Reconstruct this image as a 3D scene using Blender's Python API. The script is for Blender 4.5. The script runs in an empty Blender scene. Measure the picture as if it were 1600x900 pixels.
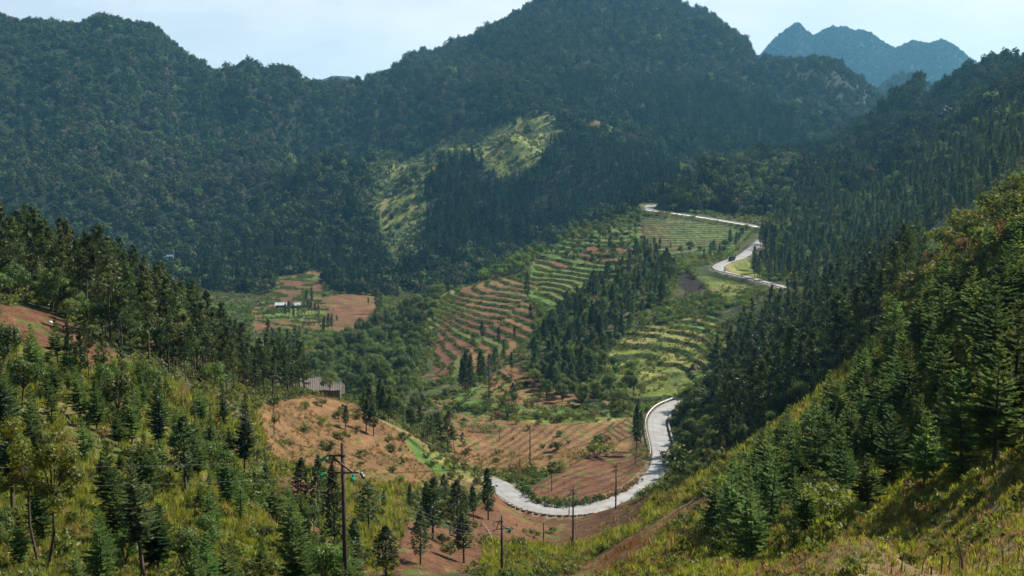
import bpy, bmesh, math, random
import numpy as np
from mathutils import Vector, Matrix

# ------------------------------------------------------------------ camera, sky, sun, exposure
scene = bpy.context.scene
COL = scene.collection
FPX = 1555.0                                   # focal length in pixels of the 1600 px wide photograph
PITCH = math.radians(7.33)
cam_data = bpy.data.cameras.new("camera")
cam_data.sensor_width = 36.0
cam_data.lens = 36.0 * FPX / 1600.0
cam_data.clip_start = 0.3
cam_data.clip_end = 30000.0
camera = bpy.data.objects.new("camera", cam_data)
camera.location = (0, 0, 0)
camera.rotation_euler = (math.radians(90) - PITCH, 0, 0)
COL.objects.link(camera)
scene.camera = camera

SUN_EL = math.radians(46.0)
SUN_AZ = math.radians(64.0)                    # clockwise from the view direction (+Y): front right
world = bpy.data.worlds.new("World")
scene.world = world
world.use_nodes = True
wn, wl = world.node_tree.nodes, world.node_tree.links
wn.clear()
w_out = wn.new("ShaderNodeOutputWorld")
w_bg = wn.new("ShaderNodeBackground")
w_sky = wn.new("ShaderNodeTexSky")
w_sky.sky_type = 'NISHITA'
w_sky.sun_disc = False
w_sky.sun_elevation = SUN_EL
w_sky.sun_rotation = SUN_AZ
w_sky.altitude = 1200.0
w_sky.air_density = 1.0
w_sky.dust_density = 2.0
w_sky.ozone_density = 1.0
w_tc = wn.new("ShaderNodeTexCoord")
w_map = wn.new("ShaderNodeMapping")
w_map.inputs['Scale'].default_value = (1.6, 1.6, 5.0)
w_noise = wn.new("ShaderNodeTexNoise")
w_noise.inputs['Scale'].default_value = 2.2
w_noise.inputs['Detail'].default_value = 7.0
w_noise.inputs['Roughness'].default_value = 0.55
w_ramp = wn.new("ShaderNodeMapRange")
w_ramp.inputs['From Min'].default_value = 0.38
w_ramp.inputs['From Max'].default_value = 0.66
w_ramp.inputs['To Min'].default_value = 0.55
w_ramp.inputs['To Max'].default_value = 1.0
w_mix = wn.new("ShaderNodeMixRGB")
w_mix.inputs['Color2'].default_value = (8.5, 8.75, 8.8, 1)
wl.new(w_tc.outputs['Generated'], w_map.inputs['Vector'])
wl.new(w_map.outputs['Vector'], w_noise.inputs['Vector'])
wl.new(w_noise.outputs['Fac'], w_ramp.inputs['Value'])
w_sep = wn.new("ShaderNodeSeparateXYZ")
wl.new(w_tc.outputs['Generated'], w_sep.inputs['Vector'])
w_fall = wn.new("ShaderNodeMapRange")          # hazy white towards the horizon, clear blue overhead
w_fall.interpolation_type = 'SMOOTHSTEP'
w_fall.inputs['From Min'].default_value = 0.12
w_fall.inputs['From Max'].default_value = 0.42
w_fall.inputs['To Min'].default_value = 1.0
w_fall.inputs['To Max'].default_value = 0.08
wl.new(w_sep.outputs['Z'], w_fall.inputs['Value'])
w_mul = wn.new("ShaderNodeMath"); w_mul.operation = 'MULTIPLY'
wl.new(w_ramp.outputs['Result'], w_mul.inputs[0])
wl.new(w_fall.outputs['Result'], w_mul.inputs[1])
wl.new(w_mul.outputs[0], w_mix.inputs['Fac'])
wl.new(w_sky.outputs['Color'], w_mix.inputs['Color1'])
wl.new(w_mix.outputs['Color'], w_bg.inputs['Color'])
w_bg.inputs['Strength'].default_value = 0.06
wl.new(w_bg.outputs['Background'], w_out.inputs['Surface'])

sun_data = bpy.data.lights.new("sun", 'SUN')
sun_data.energy = 5.0
sun_data.angle = math.radians(0.53)
sun_data.color = (1.0, 0.93, 0.82)
sun = bpy.data.objects.new("sun", sun_data)
to_sun = Vector((math.sin(SUN_AZ) * math.cos(SUN_EL), math.cos(SUN_AZ) * math.cos(SUN_EL), math.sin(SUN_EL)))
sun.rotation_euler = to_sun.to_track_quat('Z', 'Y').to_euler()
COL.objects.link(sun)

scene.view_settings.view_transform = 'Standard'
scene.view_settings.look = 'None'
scene.view_settings.gamma = 1.0
scene.view_settings.exposure = 1.08
scene.view_settings.use_curve_mapping = False
scene.cycles.max_bounces = 4
scene.cycles.diffuse_bounces = 2
scene.cycles.glossy_bounces = 2
scene.cycles.transmission_bounces = 3
scene.cycles.transparent_max_bounces = 6
scene.cycles.volume_bounces = 0
scene.cycles.use_denoising = True
scene.cycles.use_adaptive_sampling = True
scene.cycles.adaptive_threshold = 0.02

# ------------------------------------------------------------------ numpy helpers
RNG = np.random.default_rng(7)
CP, SP = math.cos(PITCH), math.sin(PITCH)

def vnoise(x, y, seed=0):
    xi, yi = np.floor(x), np.floor(y)
    fx, fy = x - xi, y - yi
    fx = fx * fx * fx * (fx * (fx * 6 - 15) + 10)
    fy = fy * fy * fy * (fy * (fy * 6 - 15) + 10)
    xi = xi.astype(np.int64); yi = yi.astype(np.int64)
    def h(a, b):
        n = (a * 374761393 + b * 668265263 + seed * 1442695041) & 0xffffffff
        n = ((n ^ (n >> 13)) * 1274126177) & 0xffffffff
        n = (n ^ (n >> 16)) & 0xffff
        return n / 32767.5 - 1.0
    a = h(xi, yi) * (1 - fx) + h(xi + 1, yi) * fx
    b = h(xi, yi + 1) * (1 - fx) + h(xi + 1, yi + 1) * fx
    return a * (1 - fy) + b * fy

def fbm(x, y, wl_, oct=4, seed=0, rough=0.5):
    s, a, t = 0.0, 1.0, 0.0
    for k in range(oct):
        s = s + a * vnoise(x / wl_ * 2 ** k + 17.3 * k, y / wl_ * 2 ** k - 9.1 * k, seed + k)
        t += a; a *= rough
    return s / t

def sstep(a, b, x):
    t = np.clip((x - a) / (b - a), 0, 1)
    return t * t * (3 - 2 * t)

def ray(u, v):                                  # photo pixel -> (x/Y, z/Y)
    b = (450.0 - v) / FPX
    y = CP + b * SP
    return (u - 800.0) / FPX / y, (-SP + b * CP) / y

def at(u, v, Y):                                # photo pixel + ground distance -> world point
    a, s = ray(u, v)
    return np.array((a * Y, Y, s * Y))

def proj(x, y, z):                              # world -> photo pixel
    d = y * CP - z * SP
    return 800.0 + FPX * x / d, 450.0 - FPX * (y * SP + z * CP) / d

def inside(u, v, poly):
    r = np.zeros(np.shape(u), bool)
    n = len(poly)
    for i in range(n):
        x0, y0 = poly[i]; x1, y1 = poly[(i + 1) % n]
        if y0 == y1: continue
        c = ((y0 > v) != (y1 > v)) & (u < (x1 - x0) * (v - y0) / (y1 - y0) + x0)
        r ^= c
    return r

# ------------------------------------------------------------------ the lie of the land: columns of (distance, photo row) seen, (distance, 'z', height) hidden
Z = 'z'
PROFILES = {
 -250: [(20,Z,-9),(36,900),(60,690),(90,540),(120,440),(150,395),(220,Z,-30),(400,Z,-70),(650,Z,-70),(760,400),(850,360),(1000,260),(1200,130),(1400,20),(1800,Z,80),(3000,Z,50),(8000,Z,0)],
 0:   [(20,Z,-10),(35,900),(45,800),(57,700),(72,600),(88,530),(100,490),(120,450),(150,415),(220,Z,-45),(400,Z,-80),(650,Z,-80),(760,420),(850,380),(1000,280),(1200,150),(1400,34),(1800,Z,80),(3000,Z,50),(8000,Z,0)],
 100: [(20,Z,-9.7),(36,900),(46,800),(58,705),(72,620),(88,555),(105,510),(125,470),(150,440),(220,Z,-52),(400,Z,-82),(650,Z,-82),(780,410),(870,360),(1000,270),(1200,150),(1400,45),(1480,30),(1900,Z,80)],
 200: [(20,Z,-10),(38,900),(48,805),(60,715),(75,640),(92,580),(110,535),(130,500),(155,474),(220,Z,-58),(400,Z,-84),(650,Z,-84),(790,425),(880,365),(1010,275),(1200,160),(1380,60),(1450,32),(1900,Z,80),(3000,Z,50),(8000,Z,0)],
 300: [(20,Z,-11),(42,900),(51,815),(64,735),(85,668),(105,618),(130,575),(160,540),(180,525),(240,Z,-64),(400,Z,-85),(650,Z,-86),(780,425),(870,375),(1000,300),(1150,210),(1300,140),(1400,93),(1900,Z,70)],
 400: [(20,Z,-11.5),(46,900),(58,790),(72,Z,-28),(100,735),(130,665),(160,620),(190,592),(240,Z,-66),(340,Z,-82),(520,500),(600,475),(700,440),(760,425),(850,370),(980,295),(1130,220),(1300,150),(1420,110),(1900,Z,70),(3000,Z,50),(8000,Z,0)],
 500: [(20,Z,-12),(45,950),(58,900),(75,Z,-36),(115,800),(135,740),(160,680),(195,622),(225,Z,-57),(260,Z,-66),(330,Z,-80),(400,560),(500,510),(600,470),(690,440),(760,420),(850,350),(950,290),(1000,232),(1100,Z,-30),(1240,Z,0),(1330,165),(1450,128),(1900,Z,80),(3500,Z,60)],
 600: [(20,Z,-12.5),(45,Z,-23),(70,900),(95,850),(120,800),(150,740),(175,690),(200,650),(240,Z,-66),(300,620),(380,575),(450,535),(490,505),(540,Z,-86),(620,470),(720,440),(800,400),(880,330),(960,270),(1010,240),(1100,Z,-25),(1240,Z,10),(1350,150),(1500,119),(2000,Z,90),(3000,Z,50),(8000,Z,0)],
 700: [(20,Z,-12.5),(45,Z,-24),(85,900),(110,860),(130,820),(150,780),(170,750),(185,722),(205,Z,-65),(225,690),(250,665),(280,640),(320,605),(370,560),(400,530),(440,492),(480,455),(560,Z,-85),(650,Z,-87),(740,430),(800,380),(900,300),(980,238),(1080,Z,-20),(1220,Z,20),(1330,140),(1450,90),(1600,78),(2000,66),(2600,Z,100)],
 750: [(20,Z,-12.3),(45,Z,-24),(92,895),(120,855),(142,815),(160,775),(176,742),(192,Z,-62.6),(206,Z,-65.4),(228,700),(250,668),(275,642),(305,608),(345,575)],
 800: [(20,Z,-12),(45,Z,-24),(100,900),(125,860),(150,820),(168,795),(185,765),(215,722),(235,690),(262,645),(290,615),(320,585),(360,545),(410,500),(460,455),(500,430),(530,412),(620,Z,-75),(700,Z,-75),(790,395),(860,340),(950,280),(1020,225),(1060,Z,8),(1150,190),(1350,110),(1550,17),(2200,Z,150),(3000,Z,80),(8000,Z,0)],
 900: [(20,Z,-11.5),(45,Z,-23.5),(115,900),(140,858),(155,830),(170,798),(182,772),(205,732),(225,702),(250,662),(275,635),(295,612),(340,560),(390,505),(430,465),(480,425),(540,385),(590,360),(680,Z,-62),(750,Z,-62),(820,345),(900,290),(1000,240),(1100,205),(1130,192),(1250,140),(1400,70),(1600,-25),(1750,-20),(2300,Z,170)],
 1000:[(20,Z,-11),(45,Z,-21),(70,900),(95,850),(140,800),(170,775),(189,760),(205,738),(240,692),(262,655),(280,632),(300,602),(330,570),(370,520),(410,470),(450,430),(500,400),(560,370),(610,345),(660,326),(690,317),(760,Z,-55),(850,300),(950,255),(1100,210),(1200,195),(1350,120),(1500,40),(1700,-20),(1900,-25),(2400,Z,180),(3400,Z,80),(8000,Z,0)],
 1100:[(20,Z,-9.5),(40,Z,-17),(60,900),(80,845),(105,792),(130,760),(165,725),(200,702),(225,682),(260,652),(300,Z,-68.5),(330,560),(370,510),(420,450),(440,425),(470,415),(500,405),(545,385),(590,356),(625,338),(680,312),(730,275),(850,Z,-25),(950,240),(1050,215),(1250,190),(1450,110),(1700,10),(1850,10),(2300,Z,170)],
 1200:[(20,Z,-8.8),(34,Z,-14.6),(45,900),(60,825),(80,765),(110,712),(150,668),(185,Z,-54),(230,Z,-55),(280,Z,-57),(330,Z,-56),(380,Z,-53),(430,437),(500,405),(560,378),(600,352),(680,322),(740,288),(820,268),(950,248),(1100,240),(1250,200),(1450,140),(1700,88),(2100,Z,120),(2700,Z,80),(3500,Z,120),(4200,Z,300),(5500,Z,100),(8000,Z,0)],
 1300:[(20,Z,-8),(36,900),(50,805),(70,745),(95,675),(120,625),(150,590),(185,Z,-42),(230,Z,-44),(280,Z,-47),(340,Z,-47),(400,Z,-46),(460,410),(520,375),(580,342),(650,308),(740,272),(850,250),(1000,247),(1150,240),(1300,195),(1500,120),(1650,108),(2100,Z,90),(2800,Z,80),(3500,Z,150),(4200,Z,300),(5500,Z,100)],
 1400:[(20,Z,-8),(28,900),(40,812),(55,735),(75,655),(95,597),(120,540),(150,492),(190,Z,-31),(240,Z,-34),(300,Z,-37),(360,Z,-38),(420,395),(480,355),(560,310),(650,270),(760,232),(880,200),(980,178),(1150,Z,15),(1400,Z,15),(1900,150),(2500,128),(3200,Z,150),(4200,Z,300),(5500,Z,100),(8000,Z,0)],
 1500:[(14,Z,-7),(22,900),(30,850),(42,730),(55,650),(75,568),(95,490),(125,410),(150,368),(190,Z,-25),(250,Z,-30),(330,Z,-26),(400,335),(480,290),(560,243),(650,203),(760,171),(880,130),(960,116),(1200,Z,50),(2500,Z,100),(3500,Z,150),(4200,Z,250),(5500,Z,100)],
 1600:[(12,Z,-6),(18,900),(24,822),(34,725),(45,630),(60,530),(80,430),(100,360),(125,302),(170,Z,-15),(250,Z,-17),(340,Z,-10),(420,248),(500,203),(600,168),(720,135),(850,105),(930,85),(1200,Z,60),(2500,Z,60),(4200,120),(5500,Z,150),(8000,Z,0)],
 1850:[(12,Z,-4),(24,780),(45,560),(80,370),(125,240),(170,Z,0),(250,Z,0),(340,Z,5),(420,180),(600,110),(850,60),(930,50),(1300,Z,60),(3000,Z,40),(8000,Z,0)],
}
KT = 2.6
def build_tps():
    P, S = [], []
    for u, prof in PROFILES.items():
        for e in prof:
            Y = e[0]
            if e[1] == Z:
                z = e[2]
                a = (u - 800.0) / FPX * (CP - z / Y * SP)
            else:
                a, s = ray(u, e[1]); z = s * Y
            P.append((math.atan(a) * KT, math.log(Y * math.hypot(1, a)))); S.append(z / (Y * math.hypot(1, a)))
    P, S = np.array(P), np.array(S)
    n = len(P)
    d2 = ((P[:, None] - P[None]) ** 2).sum(-1)
    K = np.where(d2 > 0, 0.5 * d2 * np.log(np.maximum(d2, 1e-12)), 0) + np.eye(n) * 6e-5
    A = np.zeros((n + 3, n + 3)); A[:n, :n] = K
    A[:n, n] = 1; A[:n, n + 1:] = P; A[n, :n] = 1; A[n + 1:, :n] = P.T
    w = np.linalg.solve(A, np.concatenate([S, np.zeros(3)]))
    return P.astype(np.float32), w
TP, TW = build_tps()
def tps(th, lr):
    q = np.stack([np.clip(th, -0.62, 0.62) * KT, lr], -1).reshape(-1, 2).astype(np.float32)
    out = np.empty(len(q))
    n = len(TP); w32 = TW[:n].astype(np.float32)
    for i in range(0, len(q), 20000):
        c = q[i:i + 20000]
        d2 = (c[:, :1] - TP[:, 0]) ** 2 + (c[:, 1:] - TP[:, 1]) ** 2
        np.maximum(d2, 1e-12, out=d2)
        out[i:i + 20000] = (0.5 * d2 * np.log(d2)) @ w32 + TW[n] + c @ TW[n + 1:]
    return out.reshape(np.shape(th))

# polar grid: fine inside the view, coarse all round
th_in = np.linspace(-0.56, 0.56, 600)
side = np.concatenate([np.linspace(0.57, 1.2, 60), np.linspace(1.23, math.pi, 40)])
TH = np.concatenate([-side[::-1][1:], th_in, side])
LR = np.concatenate([np.linspace(math.log(1.2), math.log(14), 24, False), np.linspace(math.log(14), math.log(120), 190, False),
                     np.linspace(math.log(120), math.log(740), 760, False), np.linspace(math.log(740), math.log(9000), 230)])
GT, GL = np.meshgrid(TH, LR)                    # rows = range
R = np.exp(GL)
X, Y = R * np.sin(GT), R * np.cos(GT)
s14 = tps(TH, np.full(len(TH), math.log(16.0)))
# the smooth surface on a coarser lattice, then linear in between
LRc = np.concatenate([np.linspace(LR[0], math.log(120), 90, False), np.linspace(math.log(120), LR[-1], 330)])
THc = np.concatenate([[-math.pi], np.linspace(-0.62, 0.62, 260), [math.pi]])
Sc = tps(*np.meshgrid(THc, LRc))
def lattice(th, lr):
    i = np.clip(np.searchsorted(LRc, lr) - 1, 0, len(LRc) - 2); j = np.clip(np.searchsorted(THc, th) - 1, 0, len(THc) - 2)
    a = np.clip((lr - LRc[i]) / (LRc[i + 1] - LRc[i]), 0, 1); b = np.clip((th - THc[j]) / (THc[j + 1] - THc[j]), 0, 1)
    return (Sc[i, j] * (1 - b) + Sc[i, j + 1] * b) * (1 - a) + (Sc[i + 1, j] * (1 - b) + Sc[i + 1, j + 1] * b) * a
S = lattice(GT, GL)
H = S * R
near = R < 16
H = np.where(near, -1.75 + (s14[None] * 16 + 1.75) * (R / 16), H)
out_w = sstep(0.75, 1.6, np.abs(GT))
H = H * (1 - out_w) + out_w * (-1.75 + np.minimum(R * 0.10, 60) + 12 * fbm(X, Y, 300, 3, 5) * np.clip(R / 300, 0, 1))
# relief of the forested mountains: gullies and spurs, fading towards the valley
far_w = sstep(680, 1000, Y) * sstep(-10, 200, Y)
rid = 1 - np.abs(fbm(X, Y, 210, 2, 31)) * 2
rid2 = 1 - np.abs(fbm(X + 300, Y - 120, 520, 2, 37)) * 2
H += far_w * (20 * (rid - .55) + 34 * (rid2 - .6) + 7 * fbm(X + 60, Y, 130, 3, 41) - 5)
# the skylines as they run against the sky
def skyline(pts, y_lo, y_hi, canopy, width):
    global H
    us, vs = np.array([p[0] for p in pts], float), np.array([p[1] for p in pts], float)
    inr = (Y > y_lo) & (Y < y_hi)
    for j in np.nonzero(np.abs(TH) < .53)[0]:
        s_col = np.where(inr[:, j], H[:, j] / np.maximum(Y[:, j], 1), -9)
        i = int(s_col.argmax())
        if s_col[i] < -8: continue
        a = math.tan(TH[j]); s0 = s_col[i]
        u = 800 + FPX * a / (CP - s0 * SP)
        if u < us[0] or u > us[-1]: continue
        tgt = ray(u, np.interp(u, us, vs))[1] - canopy / Y[i, j]
        d = LR - LR[i]
        H[:, j] += (tgt - s0) * Y[:, j] * np.exp(-(d / np.where(d < 0, width, width * 1.6)) ** 2)
skyline([(-30, 20), (0, 23), (30, 30), (55, 36), (75, 33), (95, 36), (125, 35), (150, 27), (165, 23), (178, 26), (192, 33), (225, 33), (245, 40), (262, 55), (280, 72), (300, 88), (320, 100), (342, 115), (352, 111), (368, 107), (378, 99), (388, 96), (400, 102), (412, 111), (430, 107), (445, 106), (460, 118), (475, 126), (500, 128), (555, 127), (572, 121),
  (600, 113), (614, 108), (628, 95), (650, 82), (672, 77), (700, 72), (715, 65), (740, 52), (760, 42), (790, 28), (815, 15), (835, 0), (860, -18), (920, -32), (1000, -22), (1050, 0), (1075, 9), (1100, 20), (1130, 38), (1155, 55), (1170, 68), (1180, 88), (1190, 110)], 1150, 2600, 7.0, .13)
skyline([(1440, 155), (1470, 128), (1510, 99), (1540, 89), (1570, 81), (1600, 75), (1660, 66)], 780, 1500, 6.0, .12)
far_u = 800 + FPX * np.tan(np.clip(GT, -1, 1)) / (CP - .11 * SP)
far_v = np.interp(far_u, [-200, 470, 496, 520, 545, 556, 580, 1100, 1185, 1195, 1212, 1222, 1240, 1247, 1258, 1271, 1280, 1300, 1320, 1332, 1345, 1360, 1380, 1398, 1412, 1425, 1440, 1452, 1470, 1482, 1496, 1512, 1560, 1700],
                  [170, 160, 126, 121, 122, 126, 160, 150, 95, 84, 65, 58, 46, 44, 56, 66, 60, 53, 53, 57, 55, 60, 72, 80, 74, 68, 71, 72, 67, 72, 80, 94, 120, 150])
far_s = np.array(ray(800, far_v)[1])
far_ridge = far_s * 4200 * np.exp(-((Y - 4200) / 620) ** 2) + 110 * fbm(X, Y, 420, 4, 43) * sstep(3000, 3600, Y) * (1 - np.exp(-((Y - 4200) / 150) ** 2))
H = np.where(Y > 3000, np.maximum(np.minimum(H, 60), far_ridge), H)
mid_w = 1 - far_w
H += mid_w * np.clip(R / 60, 0, 1) * (0.9 * fbm(X, Y, 34, 3, 51) + 0.28 * fbm(X, Y, 5, 3, 61) * np.clip(R / 25, .2, 1))

# ------------------------------------------------------------------ road line, carved into the land
def smooth_line(pts, step=1.5):
    pts = np.array(pts, float)
    P = np.vstack([2 * pts[0] - pts[1], pts, 2 * pts[-1] - pts[-2]])
    out = []
    for i in range(1, len(P) - 2):
        p0, p1, p2, p3 = P[i - 1:i + 3]
        n = max(2, int(np.linalg.norm(p2 - p1) / 0.5))
        t = np.linspace(0, 1, n, False)[:, None]
        out.append(0.5 * (2 * p1 + (p2 - p0) * t + (2 * p0 - 5 * p1 + 4 * p2 - p3) * t * t + (3 * p1 - p0 - 3 * p2 + p3) * t ** 3))
    L = np.vstack(out + [pts[-1:]])
    d = np.concatenate([[0], np.cumsum(np.linalg.norm(np.diff(L, axis=0), axis=1))])
    s = np.arange(0, d[-1], step)
    L = np.stack([np.interp(s, d, L[:, k]) for k in range(3)], -1)
    for _ in range(6):
        L[1:-1] = (L[:-2] + 2 * L[1:-1] + L[2:]) / 4
    return L
def at_z(u, v, z):                              # photo pixel on the level z
    a, s = ray(u, v)
    return np.array((a * z / s, z / s, z))
ROAD_A = [at_z(690, 752, -63.5), at_z(730, 748, -63), at_z(764, 751, -62.5), at_z(790, 766, -62), at_z(815, 784, -61.8), at_z(855, 797, -62), at_z(905, 797, -62.5), at_z(955, 785, -63),
          at_z(1000, 764, -63.8), at_z(1030, 736, -64.6), at_z(1036, 708, -65.4), at_z(1029, 680, -66.2), at_z(1027, 655, -67), at_z(1043, 636, -67.6), at_z(1068, 626, -67.8),
          np.array((62, 296, -67.4)), np.array((88, 322, -65)), np.array((112, 352, -60)), np.array((122, 380, -55.5)),
          at_z(1238, 454, -52), at_z(1205, 444, -51), at_z(1165, 433, -50), at_z(1130, 425, -49), at_z(1121, 417, -48.4), at_z(1135, 409, -47.6), at_z(1158, 401, -47), at_z(1176, 388, -46.2), at_z(1187, 378, -45.5),
          np.array((151, 580, -43.2)), np.array((152, 596, -41)), at_z(1186, 354, -39), at_z(1140, 346, -37.2), at_z(1090, 338, -35), at_z(1040, 331, -32.8), at_z(1017, 328, -32), at_z(1016, 322.5, -31.6), at_z(1035, 320.5, -31), at_z(1062, 318, -30),
          np.array((135, 740, -28)), np.array((165, 780, -24))]
ROAD = smooth_line(ROAD_A)
ROAD_W = 2.55
def carve(L, half, shoulder, drop):
    global H
    for i in range(0, len(L), 8):
        seg = L[i:i + 9]
        m = half + shoulder + 1
        lo, hi = seg[:, :2].min(0) - m, seg[:, :2].max(0) + m
        idx = np.nonzero((X > lo[0]) & (X < hi[0]) & (Y > lo[1]) & (Y < hi[1]))
        if not len(idx[0]): continue
        px, py = X[idx], Y[idx]
        d2 = (px[:, None] - seg[None, :, 0]) ** 2 + (py[:, None] - seg[None, :, 1]) ** 2
        j = d2.argmin(1); d = np.sqrt(d2[np.arange(len(j)), j])
        better = d < ROAD_D[idx]
        q = tuple(k[better] for k in idx)
        ROAD_D[q] = d[better]; ROAD_Z[q] = seg[j[better], 2]
    w = 1 - sstep(half + .5, half + shoulder, ROAD_D)
    H = np.where(w > 0, H * (1 - w) + (ROAD_Z - drop) * w, H)
ROAD_D = np.full(H.shape, 1e9); ROAD_Z = np.zeros(H.shape)

# ------------------------------------------------------------------ land cover, read off by region
SOIL, SOIL_L, GRASS, DRY, BUSH, CROP, FOREST, STRAW, TREAD, OLIVE, BURNT = range(11)
PAL = np.array([(.118, .058, .030), (.160, .092, .041), (.115, .145, .025), (.165, .125, .045), (.038, .055, .018), (.070, .125, .025), (.014, .021, .009), (.27, .20, .10), (.100, .050, .026), (.088, .108, .024), (.022, .017, .014)])
REGIONS = [  # kind, nearest, farthest distance, outline in photo pixels
 (OLIVE, 0, 115, [(-400, 470), (200, 500), (560, 760), (560, 1000), (-400, 1000)]),
 (SOIL, 60, 125, [(-40, 452), (60, 478), (130, 500), (215, 540), (222, 566), (150, 575), (60, 545), (-40, 500)]),
 (DRY, 70, 225, [(380, 600), (470, 600), (500, 612), (640, 680), (770, 748), (765, 775), (640, 765), (560, 810), (500, 820), (420, 745)]),
 (SOIL_L, 85, 215, [(402, 640), (470, 610), (520, 618), (640, 686), (705, 738), (640, 756), (560, 764), (500, 738), (425, 722)]),
 (GRASS, 130, 215, [(655, 690), (700, 705), (765, 748), (700, 752), (665, 725)]),
 (CROP, 130, 215, [(626, 682), (642, 686), (665, 715), (692, 742), (672, 740), (642, 716)]),
 (SOIL, 70, 178, [(430, 745), (520, 770), (610, 800), (700, 830), (770, 770), (900, 800), (1000, 770), (1060, 745), (1140, 750), (900, 890), (560, 900), (470, 830)]),
 (DRY, 70, 150, [(450, 790), (560, 760), (640, 790), (600, 900), (560, 900)]),
 (GRASS, 60, 150, [(760, 845), (880, 855), (1000, 815), (1060, 800), (1000, 850), (880, 900), (760, 910)]),
 (DRY, 12, 110, [(930, 905), (1040, 830), (1140, 765), (1600, 700), (1700, 960), (900, 960)]),
 (GRASS, 60, 240, [(1040, 735), (1120, 690), (1250, 610), (1250, 660), (1160, 740), (1060, 800), (985, 830), (1010, 790)]),
 (OLIVE, 20, 175, [(1090, 760), (1180, 690), (1290, 590), (1420, 440), (1620, 270), (1900, 200), (1900, 760), (1600, 760), (1400, 820), (1150, 900), (1040, 900)]),
 (BUSH, 92, 240, [(-400, 360), (60, 392), (250, 468), (470, 556), (484, 618), (400, 634), (300, 614), (190, 560), (70, 484), (-400, 430)]),
 (SOIL_L, 50, 135, [(865, 905), (990, 832), (1105, 768), (1148, 756), (1150, 772), (1060, 820), (940, 905)]),
 # valley floor
 (SOIL_L, 205, 300, [(640, 600), (760, 580), (860, 600), (1010, 640), (1010, 720), (930, 712), (860, 745), (820, 760), (700, 720), (690, 650)]),
 (SOIL, 178, 260, [(822, 778), (840, 760), (862, 744), (925, 710), (1008, 708), (1008, 742), (960, 772), (900, 790), (850, 787)]),
 (SOIL, 200, 300, [(924, 690), (990, 648), (1002, 672), (928, 712)]),
 (GRASS, 240, 320, [(690, 640), (760, 600), (830, 640), (990, 628), (1010, 640), (960, 655), (860, 662), (780, 655)]),
 (CROP, 250, 320, [(700, 626), (740, 606), (778, 604), (760, 622), (720, 632)]),
 (SOIL_L, 265, 350, [(760, 600), (800, 570), (860, 590), (845, 625), (790, 635)]),
 (SOIL, 290, 350, [(645, 576), (700, 565), (715, 580), (650, 590)]),
 # brown terraces, green terraces, the upper fields by the road, the lower curved terraces
 (TREAD, 300, 560, [(668, 596), (672, 520), (692, 468), (720, 448), (800, 430), (840, 440), (842, 520), (800, 560), (760, 580), (700, 590)]),
 (CROP, 400, 660, [(828, 470), (838, 400), (870, 375), (960, 350), (1000, 345), (1004, 400), (960, 440), (880, 480)]),
 (TREAD, 500, 662, [(1003, 333), (1050, 338), (1055, 392), (1010, 395), (1000, 360)]),
 (CROP, 500, 662, [(1052, 336), (1185, 355), (1150, 390), (1050, 400)]),
 (BUSH, 330, 450, [(950, 545), (1000, 470), (1060, 430), (1200, 450), (1180, 520), (1110, 540), (1000, 560)]),
 (GRASS, 280, 410, [(928, 572), (950, 540), (990, 510), (1120, 485), (1145, 540), (1085, 625), (1000, 635), (975, 615)]),
 (BURNT, 395, 460, [(1062, 426), (1085, 419), (1108, 438), (1102, 458), (1078, 450)]),
 (GRASS, 390, 460, [(1095, 424), (1118, 427), (1180, 446), (1150, 470), (1120, 450)]),
 (GRASS, 430, 545, [(560, 545), (600, 515), (690, 452), (725, 440), (700, 470), (672, 520), (620, 545)]),
 (GRASS, 420, 520, [(1135, 410), (1165, 402), (1190, 420), (1190, 436), (1150, 428)]),
 # far village
 (TREAD, 560, 760, [(425, 430), (500, 430), (500, 470), (425, 475)]),
 (SOIL, 480, 760, [(395, 480), (500, 468), (595, 455), (590, 480), (560, 520), (480, 535), (400, 520)]),
 (CROP, 480, 640, [(412, 480), (450, 480), (500, 490), (500, 505), (412, 500)]),
 # light grass among the far woods
 (GRASS, 780, 1300, [(568, 226), (640, 242), (700, 208), (780, 194), (868, 178), (890, 196), (846, 266), (790, 270), (740, 246), (694, 246), (650, 274), (648, 330), (658, 432), (600, 434), (572, 320)]),
 (BUSH, 1000, 1300, [(880, 178), (1010, 178), (1014, 206), (880, 202)]),
 (TREAD, 1000, 1300, [(900, 184), (955, 184), (955, 197), (900, 194)]),
 (CROP, 1000, 1300, [(950, 190), (1004, 190), (1004, 200), (950, 200)]),
 (GRASS, 900, 1300, [(1180, 232), (1290, 232), (1300, 252), (1180, 252)]),
]
def cover_of(x, y, z, soft=2.0):
    u, v = proj(x, y, z)
    w = 5.0 * np.clip(y / 150, 0.15, 1.5)
    far = np.where(y > 700, 1.9, 1.0)
    u = u + fbm(x, y, 6.0 * np.maximum(y, 20) / 60, 3, 91) * 14 * far
    v = v + fbm(x, y, 6.0 * np.maximum(y, 20) / 60, 3, 92) * 7 * far
    k = np.where(y > 700, FOREST, BUSH)
    for kind, y0, y1, poly in REGIONS:
        m = (y > y0) & (y < y1)
        if not m.any(): continue
        mm = np.zeros(np.shape(m), bool)
        mm[m] = inside(u[m], v[m], poly)
        k = np.where(mm, kind, k)
    return k

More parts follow.
